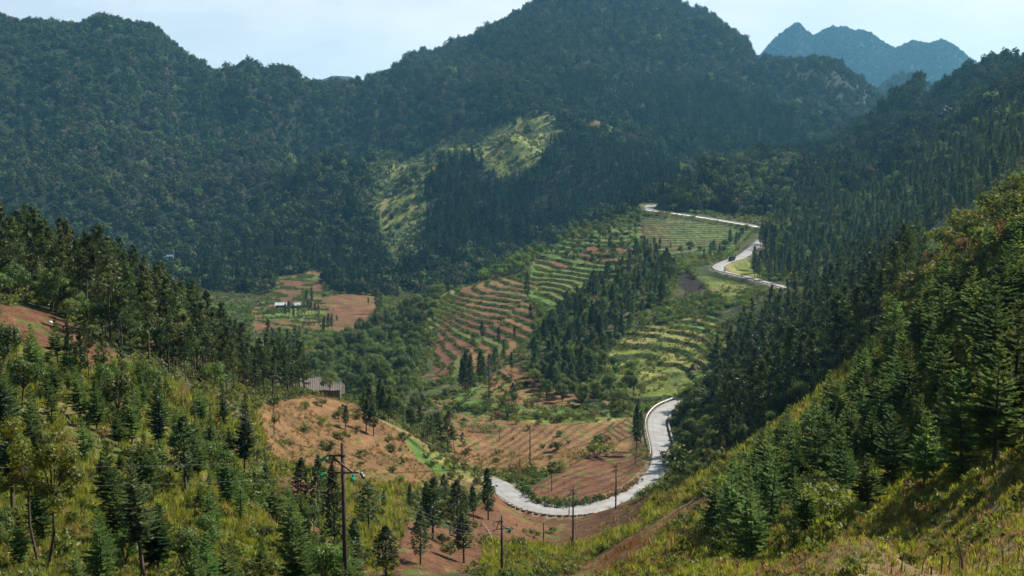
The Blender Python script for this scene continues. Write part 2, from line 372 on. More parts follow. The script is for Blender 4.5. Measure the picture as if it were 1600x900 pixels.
# terraces: the slope cut into level treads and steep risers
TERR = [  # step height, distance range, outline, roughness of the line
 (1.2, 300, 560, [(636, 606), (655, 520), (690, 465), (720, 445), (800, 428), (843, 436), (845, 520), (800, 565), (760, 585), (700, 595)], 0.3),
 (1.5, 400, 662, [(826, 480), (836, 400), (870, 370), (960, 346), (1004, 340), (1004, 400), (960, 445), (880, 485)], 1.0),
 (.85, 500, 656, [(1003, 335), (1050, 338), (1188, 357), (1150, 392), (1050, 402), (1000, 398)], 0.25),
 (1.25, 280, 410, [(925, 575), (945, 540), (990, 505), (1120, 480), (1150, 540), (1085, 628), (1000, 638), (975, 618)], 0.5),
 (1.2, 560, 760, [(425, 428), (505, 428), (505, 470), (425, 476)], 0.5),
 (1.0, 480, 640, [(395, 476), (520, 470), (520, 520), (400, 525)], 0.6),
 (1.2, 250, 330, [(660, 600), (760, 572), (850, 590), (990, 625), (1000, 650), (860, 662), (700, 650)], 1.0),
 (1.6, 1000, 1300, [(880, 178), (1005, 178), (1010, 206), (880, 202)], 0.4),
]
TREAD_F = np.zeros(H.shape); PLOT = np.full(H.shape, .5)
def cut_terraces():
    global H
    U, V = proj(X, np.maximum(Y, 1), H)
    for step, y0, y1, poly, rough in TERR:
        idx = np.nonzero((Y > y0) & (Y < y1) & (np.abs(GT) < 0.56))
        m = inside(U[idx], V[idx], poly)
        idx = tuple(k[m] for k in idx)
        x, y, h = X[idx], Y[idx], H[idx]
        a = x * .93 - y * .36 + 11 * fbm(x, y, 40, 2, 73)
        parcel = np.floor(a / 26.0)
        shift = (np.sin(parcel * 12.9898 + step * 7) * 43758.5453) % 1.0
        q = h + rough * (1.3 * fbm(x, y, 45, 2, 71) + 0.35 * fbm(x, y, 9, 2, 72)) + shift * step * (.9 if step > .9 else .25)
        t = q / step
        k = np.floor(t); f = t - k
        lip = (.76 if step > .9 else .52) + .14 * fbm(x, y, 14, 2, 74)
        dz = (sstep(0, 1, (f - lip) / (.97 - lip)) - f) * step
        H[idx] = h + dz
        TREAD_F[idx] = np.where((f > lip - .02), 2, 1)
        PLOT[idx] = (np.sin(k * 78.233 + parcel * 37.719 + step) * 43758.5453) % 1.0
cut_terraces()
carve(ROAD, ROAD_W, 5.0, 0.14)
COVER = cover_of(X, np.maximum(Y, .5), H)
COVER = np.where((np.abs(GT) > 0.62) & (Y < 700), OLIVE, COVER)

def zat(x, y):
    th = np.arctan2(x, y); lr = np.log(np.hypot(x, y))
    i = np.clip(np.searchsorted(LR, lr) - 1, 0, len(LR) - 2); j = np.clip(np.searchsorted(TH, th) - 1, 0, len(TH) - 2)
    a = (lr - LR[i]) / (LR[i + 1] - LR[i]); b = (th - TH[j]) / (TH[j + 1] - TH[j])
    return (H[i, j] * (1 - b) + H[i, j + 1] * b) * (1 - a) + (H[i + 1, j] * (1 - b) + H[i + 1, j + 1] * b) * a
def cell(x, y):
    th = np.arctan2(x, y); lr = np.log(np.hypot(x, y))
    i = np.clip(np.searchsorted(LR, lr), 0, len(LR) - 1); j = np.clip(np.searchsorted(TH, th), 0, len(TH) - 1)
    return i, j
# highest elevation angle met before each point: what can be seen from here
SEEN = np.maximum.accumulate(H / np.maximum(R, .1), 0)

# colours of the ground, per point: the cover, its patches and tufts
def ground_colours():
    c = PAL[COVER]
    sc = np.clip(R / 90, .25, 6)
    n1 = fbm(X, Y, 9, 3, 101)[..., None]; n2 = fbm(X, Y, 2.2, 2, 102)[..., None]; n3 = fbm(X, Y, 40, 2, 103)[..., None]
    grassy = np.isin(COVER, (GRASS, DRY, OLIVE, BUSH))[..., None]
    straw = PAL[STRAW]; bush = PAL[BUSH]; soil = PAL[SOIL]
    c = np.where(grassy & (n1 + .4 * n2 > 0.18), c * .55 + straw * .45 * np.clip(c.sum(-1, keepdims=True) * 3.2, .3, 1), c)
    c = np.where(grassy & (n1 - .5 * n2 < -0.22), c * .45 + bush * .55, c)
    c = np.where((COVER == OLIVE)[..., None] & (n3 + .5 * n2 > .28), c * .5 + soil * .4, c)
    brown = np.isin(COVER, (SOIL, SOIL_L, TREAD))[..., None]
    c = np.where(brown & (n3 + .7 * n2 > 0.32), c * .6 + PAL[DRY] * .45, c)
    c = np.where(brown & (n2 + .5 * n3 > 0.42) & (COVER != TREAD)[..., None], PAL[OLIVE] * .8, c)
    pl = PLOT[..., None]; on = (TREAD_F == 1)[..., None]
    tr = (COVER == TREAD)[..., None] & on
    c = np.where(tr & (pl > .80), PAL[OLIVE] * .9, c); c = np.where(tr & (pl < .12), PAL[SOIL_L] * .85, c)
    cr = (COVER == CROP)[..., None] & on
    c = np.where(cr & (pl > .85), PAL[TREAD] * 1.1, c); c = np.where(cr & (pl > .6) & (pl < .85), PAL[GRASS] * .8, c); c = np.where(cr & (pl < .28), PAL[OLIVE], c)
    gr = (COVER == GRASS)[..., None] & on
    c = np.where(gr & (pl > .75), PAL[DRY] * .4 + PAL[GRASS] * .6, c); c = np.where(gr & (pl < .25), PAL[CROP], c)
    riser = (TREAD_F == 2)[..., None]
    c = np.where(riser, PAL[BUSH] * (.8 + .4 * n2), c)
    lip = ((TREAD_F == 1) & (np.roll(TREAD_F, -1, 0) == 2))[..., None]
    c = np.where(lip, c * .4 + PAL[GRASS] * .7, c)
    c = c * (1 + .22 * n1 + .2 * n2)
    verge = ((ROAD_D > ROAD_W - .3) & (ROAD_D < ROAD_W + 1.6))[..., None]
    c = np.where(verge & (n2 > -.2), c * .4 + np.array((.22, .17, .10)) * .6, c)
    return np.clip(c, .004, .6)
GCOL = ground_colours()
FURROW = np.zeros(H.shape); FUR_AMP = np.zeros(H.shape)
def furrows(poly, y0, y1, ang, gap, amp, bend=0.0):
    U, V = proj(X, np.maximum(Y, 1), H)
    m = (Y > y0) & (Y < y1) & inside(U, V, poly) & (ROAD_D > 6)
    FURROW[m] = (X[m] * math.cos(ang) + Y[m] * math.sin(ang) + bend * X[m] * Y[m]) * (2 * math.pi / gap)
    FUR_AMP[m] = amp
furrows([(822, 778), (840, 760), (862, 744), (925, 710), (1008, 708), (1008, 742), (960, 772), (900, 790), (850, 787)], 170, 262, math.radians(-33), 2.7, 1.2)
furrows([(715, 745), (730, 700), (790, 668), (890, 664), (950, 655), (960, 660), (930, 690), (860, 712), (790, 730)], 205, 300, math.radians(-22), 2.6, 1.0)
furrows([(924, 690), (990, 648), (1002, 672), (928, 712)], 200, 300, math.radians(20), 2.8, 1.2)
furrows([(425, 625), (520, 618), (640, 686), (700, 735), (600, 740), (520, 705), (430, 690)], 100, 215, math.radians(-10), 2.6, .5)

# ------------------------------------------------------------------ materials
def nodes_of(m):
    m.use_nodes = True
    return m.node_tree.nodes, m.node_tree.links
def principled(name, col, rough=.7, **kw):
    m = bpy.data.materials.new(name)
    n, l = nodes_of(m)
    b = n['Principled BSDF']
    b.inputs['Base Color'].default_value = (*col, 1)
    b.inputs['Roughness'].default_value = rough
    for k, v in kw.items():
        b.inputs[k.replace('_', ' ')].default_value = v
    return m
def grainy(name, col, col2, scale, rough=.8, bump=.3, metallic=0.0):
    m = principled(name, col, rough)
    n, l = nodes_of(m); b = n['Principled BSDF']
    tc = n.new("ShaderNodeTexCoord"); no = n.new("ShaderNodeTexNoise"); mx = n.new("ShaderNodeMixRGB"); bp = n.new("ShaderNodeBump"); rp = n.new("ShaderNodeMapRange")
    no.inputs['Scale'].default_value = scale; no.inputs['Detail'].default_value = 6
    rp.inputs['From Min'].default_value = .35; rp.inputs['From Max'].default_value = .65
    mx.inputs['Color1'].default_value = (*col, 1); mx.inputs['Color2'].default_value = (*col2, 1)
    l.new(tc.outputs['Object'], no.inputs['Vector']); l.new(no.outputs['Fac'], rp.inputs['Value']); l.new(rp.outputs['Result'], mx.inputs['Fac'])
    l.new(mx.outputs['Color'], b.inputs['Base Color']); l.new(no.outputs['Fac'], bp.inputs['Height'])
    bp.inputs['Strength'].default_value = bump
    l.new(bp.outputs['Normal'], b.inputs['Normal'])
    b.inputs['Metallic'].default_value = metallic
    return m

def ground_material():
    m = bpy.data.materials.new("ground")
    n, l = nodes_of(m); b = n['Principled BSDF']
    b.inputs['Roughness'].default_value = .95
    b.inputs['Specular IOR Level'].default_value = .15
    at_ = n.new("ShaderNodeAttribute"); at_.attribute_name = "cover"
    fu = n.new("ShaderNodeAttribute"); fu.attribute_name = "furrow"
    fa = n.new("ShaderNodeAttribute"); fa.attribute_name = "furrow_depth"
    tc = n.new("ShaderNodeTexCoord")
    n1 = n.new("ShaderNodeTexNoise"); n1.inputs['Scale'].default_value = .9; n1.inputs['Detail'].default_value = 8; n1.inputs['Roughness'].default_value = .7
    n2 = n.new("ShaderNodeTexNoise"); n2.inputs['Scale'].default_value = .13; n2.inputs['Detail'].default_value = 5
    for k in (n1, n2): l.new(tc.outputs['Object'], k.inputs['Vector'])
    r1 = n.new("ShaderNodeMapRange"); r1.inputs['From Min'].default_value = .3; r1.inputs['From Max'].default_value = .7; r1.inputs['To Min'].default_value = .55; r1.inputs['To Max'].default_value = 1.4
    r2 = n.new("ShaderNodeMapRange"); r2.inputs['From Min'].default_value = .3; r2.inputs['From Max'].default_value = .7; r2.inputs['To Min'].default_value = .75; r2.inputs['To Max'].default_value = 1.22
    l.new(n1.outputs['Fac'], r1.inputs['Value']); l.new(n2.outputs['Fac'], r2.inputs['Value'])
    mu = n.new("ShaderNodeMath"); mu.operation = 'MULTIPLY'; l.new(r1.outputs['Result'], mu.inputs[0]); l.new(r2.outputs['Result'], mu.inputs[1])
    vm = n.new("ShaderNodeVectorMath"); vm.operation = 'SCALE'; l.new(at_.outputs['Color'], vm.inputs[0]); l.new(mu.outputs[0], vm.inputs['Scale'])
    l.new(vm.outputs['Vector'], b.inputs['Base Color'])
    si = n.new("ShaderNodeMath"); si.operation = 'SINE'; l.new(fu.outputs['Fac'], si.inputs[0])
    sm = n.new("ShaderNodeMath"); sm.operation = 'MULTIPLY'; l.new(si.outputs[0], sm.inputs[0]); l.new(fa.outputs['Fac'], sm.inputs[1])
    ad = n.new("ShaderNodeMath"); ad.operation = 'MULTIPLY_ADD'; l.new(sm.outputs[0], ad.inputs[0]); ad.inputs[1].default_value = .30; l.new(n1.outputs['Fac'], ad.inputs[2])
    bp = n.new("ShaderNodeBump"); bp.inputs['Strength'].default_value = .9; bp.inputs['Distance'].default_value = .9
    l.new(ad.outputs[0], bp.inputs['Height']); l.new(bp.outputs['Normal'], b.inputs['Normal'])
    return m
M_GROUND = ground_material()

# ------------------------------------------------------------------ objects
def mesh_np(name, verts, faces, mat=None, smooth=False):
    """faces: (n,3) or (n,4) int array, or a list of such arrays"""
    me = bpy.data.meshes.new(name)
    fl = faces if isinstance(faces, list) else [faces]
    nv = len(verts)
    me.vertices.add(nv); me.vertices.foreach_set("co", np.ascontiguousarray(verts, np.float32).ravel())
    if sum(len(f) for f in fl):
        loops = np.concatenate([f.ravel() for f in fl]).astype(np.int32)
        tot = np.concatenate([np.full(len(f), f.shape[1], np.int32) for f in fl])
        me.loops.add(len(loops)); me.loops.foreach_set("vertex_index", loops)
        me.polygons.add(len(tot)); me.polygons.foreach_set("loop_start", np.concatenate([[0], np.cumsum(tot)[:-1]]).astype(np.int32)); me.polygons.foreach_set("loop_total", tot)
        if smooth: me.polygons.foreach_set("use_smooth", np.ones(len(tot), bool))
    me.update(calc_edges=True)
    if mat is not None:
        for x in (mat if isinstance(mat, (list, tuple)) else [mat]): me.materials.append(x)
    return me
def link(name, me, parent=None, loc=None, **props):
    o = bpy.data.objects.new(name, me)
    COL.objects.link(o)
    if parent is not None: o.parent = parent
    if loc is not None: o.location = loc
    for k, v in props.items():
        if v is not None: o[k] = v
    return o

def build_ground():
    nr, nc = H.shape
    verts = np.stack([X, Y, H], -1).reshape(-1, 3)
    i, j = np.meshgrid(np.arange(nr - 1), np.arange(nc - 1), indexing='ij')
    q = (i * nc + j).ravel()
    faces = np.stack([q, q + 1, q + nc + 1, q + nc], -1)
    verts = np.vstack([verts, [[0, 0, -1.75]]])
    c = len(verts) - 1
    fan = np.stack([np.full(nc - 1, c), np.arange(1, nc), np.arange(nc - 1)], -1)[:, ::-1]
    me = mesh_np("ground", verts, [faces[:, ::-1], fan[:, ::-1]], M_GROUND, True)
    a = me.attributes.new("cover", 'FLOAT_COLOR', 'POINT')
    g = np.concatenate([GCOL.reshape(-1, 3), [[.1, .1, .05]]]); g = np.hstack([g, np.ones((len(g), 1))])
    a.data.foreach_set("color", g.astype(np.float32).ravel())
    for nm, arr in (("furrow", FURROW), ("furrow_depth", FUR_AMP)):
        a = me.attributes.new(nm, 'FLOAT', 'POINT'); a.data.foreach_set("value", np.append(arr.ravel(), 0).astype(np.float32))
    return link("ground", me, kind='structure', label='steep valley slopes of grass, red soil, terraces and woodland')
ground = build_ground()

M_ROAD = grainy("concrete_road", (.26, .257, .245), (.19, .186, .175), .35, .62, .15)
def road_wear(m):
    n, l = nodes_of(m); b = n['Principled BSDF']; src = b.inputs['Base Color'].links[0].from_socket
    ac = n.new("ShaderNodeAttribute"); ac.attribute_name = "across"; al = n.new("ShaderNodeAttribute"); al.attribute_name = "along"
    def math_(op, a, b_=None):
        k = n.new("ShaderNodeMath"); k.operation = op
        for i, v in enumerate((a, b_)):
            if v is None: continue
            if hasattr(v, 'links'): l.new(v, k.inputs[i])
            else: k.inputs[i].default_value = v
        return k.outputs[0]
    tc = n.new("ShaderNodeTexCoord"); no = n.new("ShaderNodeTexNoise"); no.inputs['Scale'].default_value = .25; no.inputs['Detail'].default_value = 8; l.new(tc.outputs['Object'], no.inputs['Vector'])
    a = math_('ABSOLUTE', ac.outputs['Fac'])
    tr = math_('SUBTRACT', 1.0, math_('MULTIPLY', math_('ABSOLUTE', math_('SUBTRACT', a, .45)), 6.0))
    tr = math_('MULTIPLY', math_('MAXIMUM', tr, 0.0), .22)
    ed = math_('MULTIPLY', math_('MAXIMUM', math_('SUBTRACT', math_('ADD', a, math_('MULTIPLY', no.outputs['Fac'], .35)), .98), 0.0), 3.2)
    jo = math_('MULTIPLY', math_('LESS_THAN', math_('FRACT', math_('DIVIDE', al.outputs['Fac'], 5.0)), .035), .35)
    st = math_('MULTIPLY', math_('MAXIMUM', math_('SUBTRACT', no.outputs['Fac'], .56), 0.0), 2.2)
    m1 = n.new("ShaderNodeMixRGB"); l.new(src, m1.inputs['Color1']); m1.inputs['Color2'].default_value = (.12, .115, .105, 1); l.new(math_('ADD', math_('ADD', tr, jo), st), m1.inputs['Fac'])
    m2 = n.new("ShaderNodeMixRGB"); l.new(m1.outputs[0], m2.inputs['Color1']); m2.inputs['Color2'].default_value = (.17, .10, .06, 1); l.new(math_('MINIMUM', ed, .8), m2.inputs['Fac'])
    l.new(m2.outputs[0], b.inputs['Base Color'])
road_wear(M_ROAD)
def strip(name, L, half, lift, mat, thick=.12, **props):
    t = np.gradient(L[:, :2], axis=0); t /= np.linalg.norm(t, axis=1)[:, None]
    nrm = np.stack([t[:, 1], -t[:, 0]], -1)
    offs = [(-half, lift - thick)] + [(half * k, lift + .03 * (1 - k * k)) for k in np.linspace(-1, 1, 13)] + [(half, lift - thick)]
    V = np.stack([np.column_stack([L[:, :2] + nrm * o, L[:, 2] + dz]) for o, dz in offs], 1)
    n, k = V.shape[:2]
    i, j = np.meshgrid(np.arange(n - 1), np.arange(k - 1), indexing='ij'); q = (i * k + j).ravel()
    me = mesh_np(name, V.reshape(-1, 3), np.stack([q, q + 1, q + k + 1, q + k], -1), mat, False)
    al = np.concatenate([[0], np.cumsum(np.linalg.norm(np.diff(L, axis=0), axis=1))])
    for nm, arr in (("across", np.tile([o / half for o, _ in offs], n)), ("along", np.repeat(al, k))):
        me.attributes.new(nm, 'FLOAT', 'POINT').data.foreach_set("value", np.ascontiguousarray(arr, np.float32))
    return link(name, me, **props)
road = strip("road", ROAD, ROAD_W, 0.0, M_ROAD, .3, kind='structure', label='pale concrete mountain road winding through the valley in hairpins')

# ------------------------------------------------------------------ foliage and bark
def foliage(name, a, b, transl=.35, tint=None, scale=.6, gloss=.02):
    """leaf material: two greens mixed by noise in the crown, each plant a little different"""
    m = bpy.data.materials.new(name); n, l = nodes_of(m)
    n.remove(n['Principled BSDF'])
    tc = n.new("ShaderNodeTexCoord"); no = n.new("ShaderNodeTexNoise"); no.inputs['Scale'].default_value = scale; no.inputs['Detail'].default_value = 3
    rp = n.new("ShaderNodeMapRange"); rp.inputs['From Min'].default_value = .38; rp.inputs['From Max'].default_value = .62
    mx = n.new("ShaderNodeMixRGB"); mx.inputs['Color1'].default_value = (*a, 1); mx.inputs['Color2'].default_value = (*b, 1)
    oi = n.new("ShaderNodeObjectInfo"); hs = n.new("ShaderNodeHueSaturation")
    l.new(tc.outputs['Object'], no.inputs['Vector']); l.new(no.outputs['Fac'], rp.inputs['Value']); l.new(rp.outputs['Result'], mx.inputs['Fac'])
    r1 = n.new("ShaderNodeMapRange"); r1.inputs['To Min'].default_value = .55; r1.inputs['To Max'].default_value = 1.5; l.new(oi.outputs['Random'], r1.inputs['Value'])
    wn_ = n.new("ShaderNodeTexWhiteNoise"); wn_.noise_dimensions = '1D'; l.new(oi.outputs['Random'], wn_.inputs['W'])
    r2 = n.new("ShaderNodeMapRange"); r2.inputs['To Min'].default_value = .465; r2.inputs['To Max'].default_value = .515; l.new(wn_.outputs['Value'], r2.inputs['Value'])
    l.new(mx.outputs['Color'], hs.inputs['Color']); l.new(r1.outputs['Result'], hs.inputs['Value']); l.new(r2.outputs['Result'], hs.inputs['Hue'])
    col = hs.outputs['Color']
    if tint:
        t2 = n.new("ShaderNodeMixRGB"); t2.inputs['Color2'].default_value = (*tint[0], 1); l.new(col, t2.inputs['Color1'])
        lt = n.new("ShaderNodeMath"); lt.operation = 'GREATER_THAN'; lt.inputs[1].default_value = 1 - tint[1]; l.new(wn_.outputs['Value'], lt.inputs[0]); l.new(lt.outputs[0], t2.inputs['Fac'])
        col = t2.outputs['Color']
    d = n.new("ShaderNodeBsdfDiffuse"); t = n.new("ShaderNodeBsdfTranslucent"); g = n.new("ShaderNodeBsdfGlossy"); g.inputs['Roughness'].default_value = .5
    m1 = n.new("ShaderNodeMixShader"); m1.inputs['Fac'].default_value = transl; m2 = n.new("ShaderNodeMixShader"); m2.inputs['Fac'].default_value = gloss
    hy = n.new("ShaderNodeHueSaturation"); hy.inputs['Hue'].default_value = .48; hy.inputs['Value'].default_value = 1.5; hy.inputs['Saturation'].default_value = 1.1
    l.new(col, d.inputs['Color']); l.new(col, hy.inputs['Color']); l.new(hy.outputs['Color'], t.inputs['Color'])
    l.new(d.outputs[0], m1.inputs[1]); l.new(t.outputs[0], m1.inputs[2]); l.new(m1.outputs[0], m2.inputs[1]); l.new(g.outputs[0], m2.inputs[2])
    l.new(m2.outputs[0], n['Material Output'].inputs['Surface'])
    return m
M_BARK = grainy("bark", (.07, .05, .035), (.035, .026, .02), 9, .9, .6)
M_BARK_PALE = grainy("pale_bark", (.16, .13, .10), (.08, .065, .05), 9, .9, .5)
M_FIR = foliage("fir_needles", (.046, .092, .027), (.095, .152, .042), .48, gloss=.004)
M_PINE = foliage("pine_needles", (.020, .040, .012), (.048, .074, .018), .33, scale=.35)
M_CON = foliage("conifer_needles", (.026, .052, .020), (.052, .085, .028), .3, scale=.5)
M_LEAF = foliage("broad_leaves", (.038, .075, .018), (.085, .125, .030), .42, scale=.3)
M_YELLOW = foliage("yellow_leaves", (.17, .19, .022), (.10, .14, .02), .5)
M_LIME = foliage("lime_leaves", (.10, .17, .03), (.07, .13, .03), .45)
M_SHRUB = foliage("shrub_leaves", (.055, .085, .018), (.12, .14, .030), .45, ((.15, .11, .04), .05), 1.2)
M_GRASS = foliage("grass_blades", (.115, .160, .024), (.175, .20, .038), .48, ((.22, .17, .07), .14), 1.5)
M_FARLEAF = foliage("forest_leaves", (.030, .050, .020), (.058, .080, .030), .10, ((.10, .095, .055), .06), .25, .0)
M_FARCON = foliage("forest_needles", (.020, .040, .018), (.040, .062, .026), .15, scale=.3, gloss=.0)
M_FARLEAF2 = foliage("grey_forest_leaves", (.050, .058, .032), (.080, .082, .045), .10, scale=.25, gloss=.0)
M_FARGRASS = foliage("scrub_leaves", (.075, .115, .046), (.108, .145, .06), .36, scale=.4)

def unit(v): return v / np.maximum(np.linalg.norm(v, axis=-1, keepdims=True), 1e-9)
def diamonds(C, U, W):
    """leaf shapes: centre, half length, half width"""
    V = np.stack([C - U, C + W - U * .1, C + U, C - W - U * .1], 1).reshape(-1, 3)
    q = np.arange(len(C))[:, None] * 4
    return V, np.hstack([q, q + 1, q + 2, q + 3])
def tube(path, rad, n=6):
    path = np.array(path, float); k = len(path)
    t = unit(np.gradient(path, axis=0)); ref = np.array((.31, .17, .05)) if abs(t[0][2]) > .5 else np.array((0, 0, 1.))
    a = unit(np.cross(t, ref)); b = np.cross(t, a)
    th = np.arange(n) * 2 * math.pi / n
    V = path[:, None] + np.asarray(rad)[:, None, None] * (a[:, None] * np.cos(th)[None, :, None] + b[:, None] * np.sin(th)[None, :, None])
    i, j = np.meshgrid(np.arange(k - 1), np.arange(n), indexing='ij')
    F = np.stack([i * n + j, i * n + (j + 1) % n, (i + 1) * n + (j + 1) % n, (i + 1) * n + j], -1).reshape(-1, 4)
    return V.reshape(-1, 3), F
def merge(parts):
    V, F, o = [], [], 0
    for v, f in parts:
        V.append(v); F.append(f + o); o += len(v)
    return np.vstack(V), np.vstack(F)
def rvec(r, n): return unit(r.normal(size=(n, 3)))
def perp(U, r): return unit(np.cross(U, r.normal(size=U.shape)))

def fir(seed, h=5.0, slim=1.0, lush=1.0, bare=.12):
    """young fir: whorls of branches set with flat needle sprays"""
    r = np.random.default_rng(seed)
    lean = r.normal(size=2) * .02 * h
    top = np.array((lean[0], lean[1], h))
    trunk = tube([np.array((0, 0, -.4)), top * .3, top * .7, top], [.030 * h / 2 + .02, .024 * h / 2, .012 * h / 2, .004])
    C, U, W, twigs = [], [], [], []
    n_lv = int(18 * lush)
    for i in range(n_lv):
        f = (i + r.uniform(-.2, .2)) / (n_lv - 1)
        z = h * (bare + (1 - bare) * np.clip(f, 0, .985))
        L = (h - z) * .40 * slim + .16
        L = min(L, .27 * h * slim) * r.uniform(.8, 1.1)
        if f < .15: L *= .75
        nb = int(5 + 3 * (1 - f))
        for k in range(nb):
            if r.random() < .1: continue
            az = 2 * math.pi * (k + r.uniform(-.3, .3)) / nb + i
            Lk = L * r.uniform(.7, 1.12)
            up = .15 + .75 * f ** 2 + r.normal() * .08
            d = np.array((math.cos(az), math.sin(az), up)); d /= np.linalg.norm(d)
            side = np.array((-math.sin(az), math.cos(az), 0))
            base = top * (z / h)
            m = max(5, int(Lk / .085))
            t = np.linspace(.12, 1, m)
            droop = -.16 * Lk * t ** 1.5 * (1 - f)
            P = base + d * (Lk * t)[:, None]; P[:, 2] += droop + .1 * Lk * t ** 3
            for s in (-1, 1):
                ln = (.34 * Lk * (1 - .7 * t) + .07) * r.uniform(.75, 1.2, m)
                dirs = unit(d * .75 + side * s * .8 + np.array((0, 0, 1)) * r.uniform(-.1, .35, (m, 1)))
                C.append(P + dirs * ln[:, None] * .5); U.append(dirs * ln[:, None] * .55)
                wv = unit(np.cross(dirs, np.array((0, 0, 1.)) + r.normal(size=(m, 3)) * .5))
                W.append(wv * (.05 + .10 * ln[:, None]))
            C.append(P[-1:] + d * .05); U.append(d[None] * (.1 + .06 * Lk)); W.append(side[None] * .04)
            twigs.append(tube([base, base + d * Lk * .5 + np.array((0, 0, droop[m // 2])), P[-1]], [.012 + .004 * Lk, .010, .004], 3))
    C.append(top[None]); U.append(np.array([[0, 0, .16]])); W.append(np.array([[.04, 0, 0]]))
    return trunk, diamonds(np.vstack(C), np.vstack(U), np.vstack(W)), twigs

def clumps(r, centres, radius, n, size, flat=.0):
    """tufts of n leaves round each centre, leaves turned outwards"""
    k = len(centres)
    d = rvec(r, k * n); d[:, 2] = d[:, 2] * (1 - flat) + .15
    rad = np.repeat(np.broadcast_to(radius, k), n)[:, None]
    C = np.repeat(centres, n, 0) + d * rad * r.uniform(.45, 1.05, (k * n, 1))
    U = unit(perp(d, r) + d * r.uniform(-.2, .7, (k * n, 1)))
    W = unit(np.cross(U, d) + .4 * r.normal(size=U.shape))
    s = size * r.uniform(.6, 1.3, (k * n, 1))
    return C, U * s, W * s * .42

def pine(seed, h=12.0, bare=.4, spread=.2):
    """tall pine: bare lower trunk, irregular open crown of needle tufts"""
    r = np.random.default_rng(seed)
    lean = r.normal(size=2) * .025 * h
    zs = np.linspace(0, 1, 6)
    path = np.column_stack([lean[0] * zs ** 1.5 + .05 * r.normal(size=6), lean[1] * zs ** 1.5 + .05 * r.normal(size=6), zs * h]); path[0, 2] = -.6
    trunk = tube(path, (.014 * h) * (1 - zs * .93))
    br, cen, rad = [], [], []
    nb = 34
    for i in range(nb):
        f = bare + (1 - bare) * (i + r.uniform(-.4, .4)) / nb
        f = min(max(f, bare), .985)
        p = np.array([np.interp(f, zs, path[:, k]) for k in range(3)])
        g = (f - bare) / (1 - bare)
        L = h * spread * (1 - g ** 1.6 * .85) * r.uniform(.45, 1.1)
        az = r.uniform(0, 2 * math.pi) ; up = .1 + .7 * g + r.normal() * .12
        d = np.array((math.cos(az), math.sin(az), up)); d /= np.linalg.norm(d)
        br.append(tube([p, p + d * L * .5 + (0, 0, -.04 * L), p + d * L], [.02 + .006 * L, .015, .006], 4))
        for t in np.linspace(.4, 1, max(2, int(L / .55))):
            cen.append(p + d * L * t + r.normal(size=3) * .14 * L * (.5, .5, .35)); rad.append(.34 + .16 * L * r.uniform(.7, 1.2))
    cen.append(path[-1]); rad.append(.5)
    C, U, W = clumps(r, np.array(cen), np.array(rad) * .9, 20, .30, .3)
    return merge([trunk] + br), diamonds(C, U, W * .62), []

def slim_conifer(seed, h=8.0, wide=.13, bare=.22):
    """narrow dense conifer (cypress or China fir habit) on a thin bare stem"""
    r = np.random.default_rng(seed)
    lean = r.normal(size=2) * .012 * h
    top = np.array((lean[0], lean[1], h))
    trunk = tube([np.array((0, 0, -.5)), top * .4, top * .75, top], [.016 * h, .012 * h, .006 * h, .004])
    n = int(120 * h)
    f = r.uniform(0, 1, n) ** .85
    prof = np.interp(f, [0, .12, .35, .7, .93, 1], [.45, .9, 1, .68, .25, .02])
    lump = 1 + .35 * np.sin(f * 41 + r.uniform(0, 6)) * np.sin(r.uniform(0, 6) + f * 17)
    az = r.uniform(0, 2 * math.pi, n)
    lump *= 1 + .25 * np.sin(az * 3 + f * 23 + r.uniform(0, 6))
    rr = wide * h * prof * lump * np.sqrt(r.uniform(.12, 1, n))
    z = h * (bare + (1 - bare) * f)
    out = np.column_stack([np.cos(az), np.sin(az), np.zeros(n)])
    C = out * rr[:, None] + top * (z / h)[:, None]
    d = unit(out + np.array((0, 0, 1)) * r.uniform(-.25, .6, (n, 1)) + .35 * r.normal(size=(n, 3)))
    s = r.uniform(.16, .34, (n, 1)) * (h / 8) ** .5
    return trunk, diamonds(C, d * s, perp(d, r) * s * .36), []

def broadleaf(seed, h=8.0, n_leaf=2600, size=.2, lobes=13, stem=.34, spread=.33, round_=1.0):
    r = np.random.default_rng(seed)
    tips, limbs = [], []
    fork = np.array((r.normal() * .04 * h, r.normal() * .04 * h, h * stem))
    limbs.append(tube([np.array((0, 0, -.5)), fork * (.5, .5, .5) + r.normal(size=3) * .05, fork], [.02 * h, .016 * h, .013 * h]))
    for k in range(lobes):
        az = 2 * math.pi * k / lobes * 1.618 * 2 + r.uniform(-.4, .4)
        e = r.uniform(.0, 1) ** .8
        rr = h * spread * (1 - .55 * e) * r.uniform(.5, 1.05)
        p = np.array((math.cos(az) * rr, math.sin(az) * rr, h * (stem + .12 + (1 - stem - .26) * e))) + fork * (1, 1, 0)
        limbs.append(tube([fork, (fork + p) / 2 + (0, 0, .02 * h), p], [.010 * h, .007 * h, .002 * h], 5))
        tips.append(p)
    tips = np.array(tips); rad = h * r.uniform(.12, .21, len(tips)) * round_
    k = n_leaf // len(tips)
    C, U, W = clumps(r, tips, rad, k, size, .15)
    C[:, 2] = np.maximum(C[:, 2], h * stem * .75)
    return merge(limbs), diamonds(C, U, W * 1.25), []

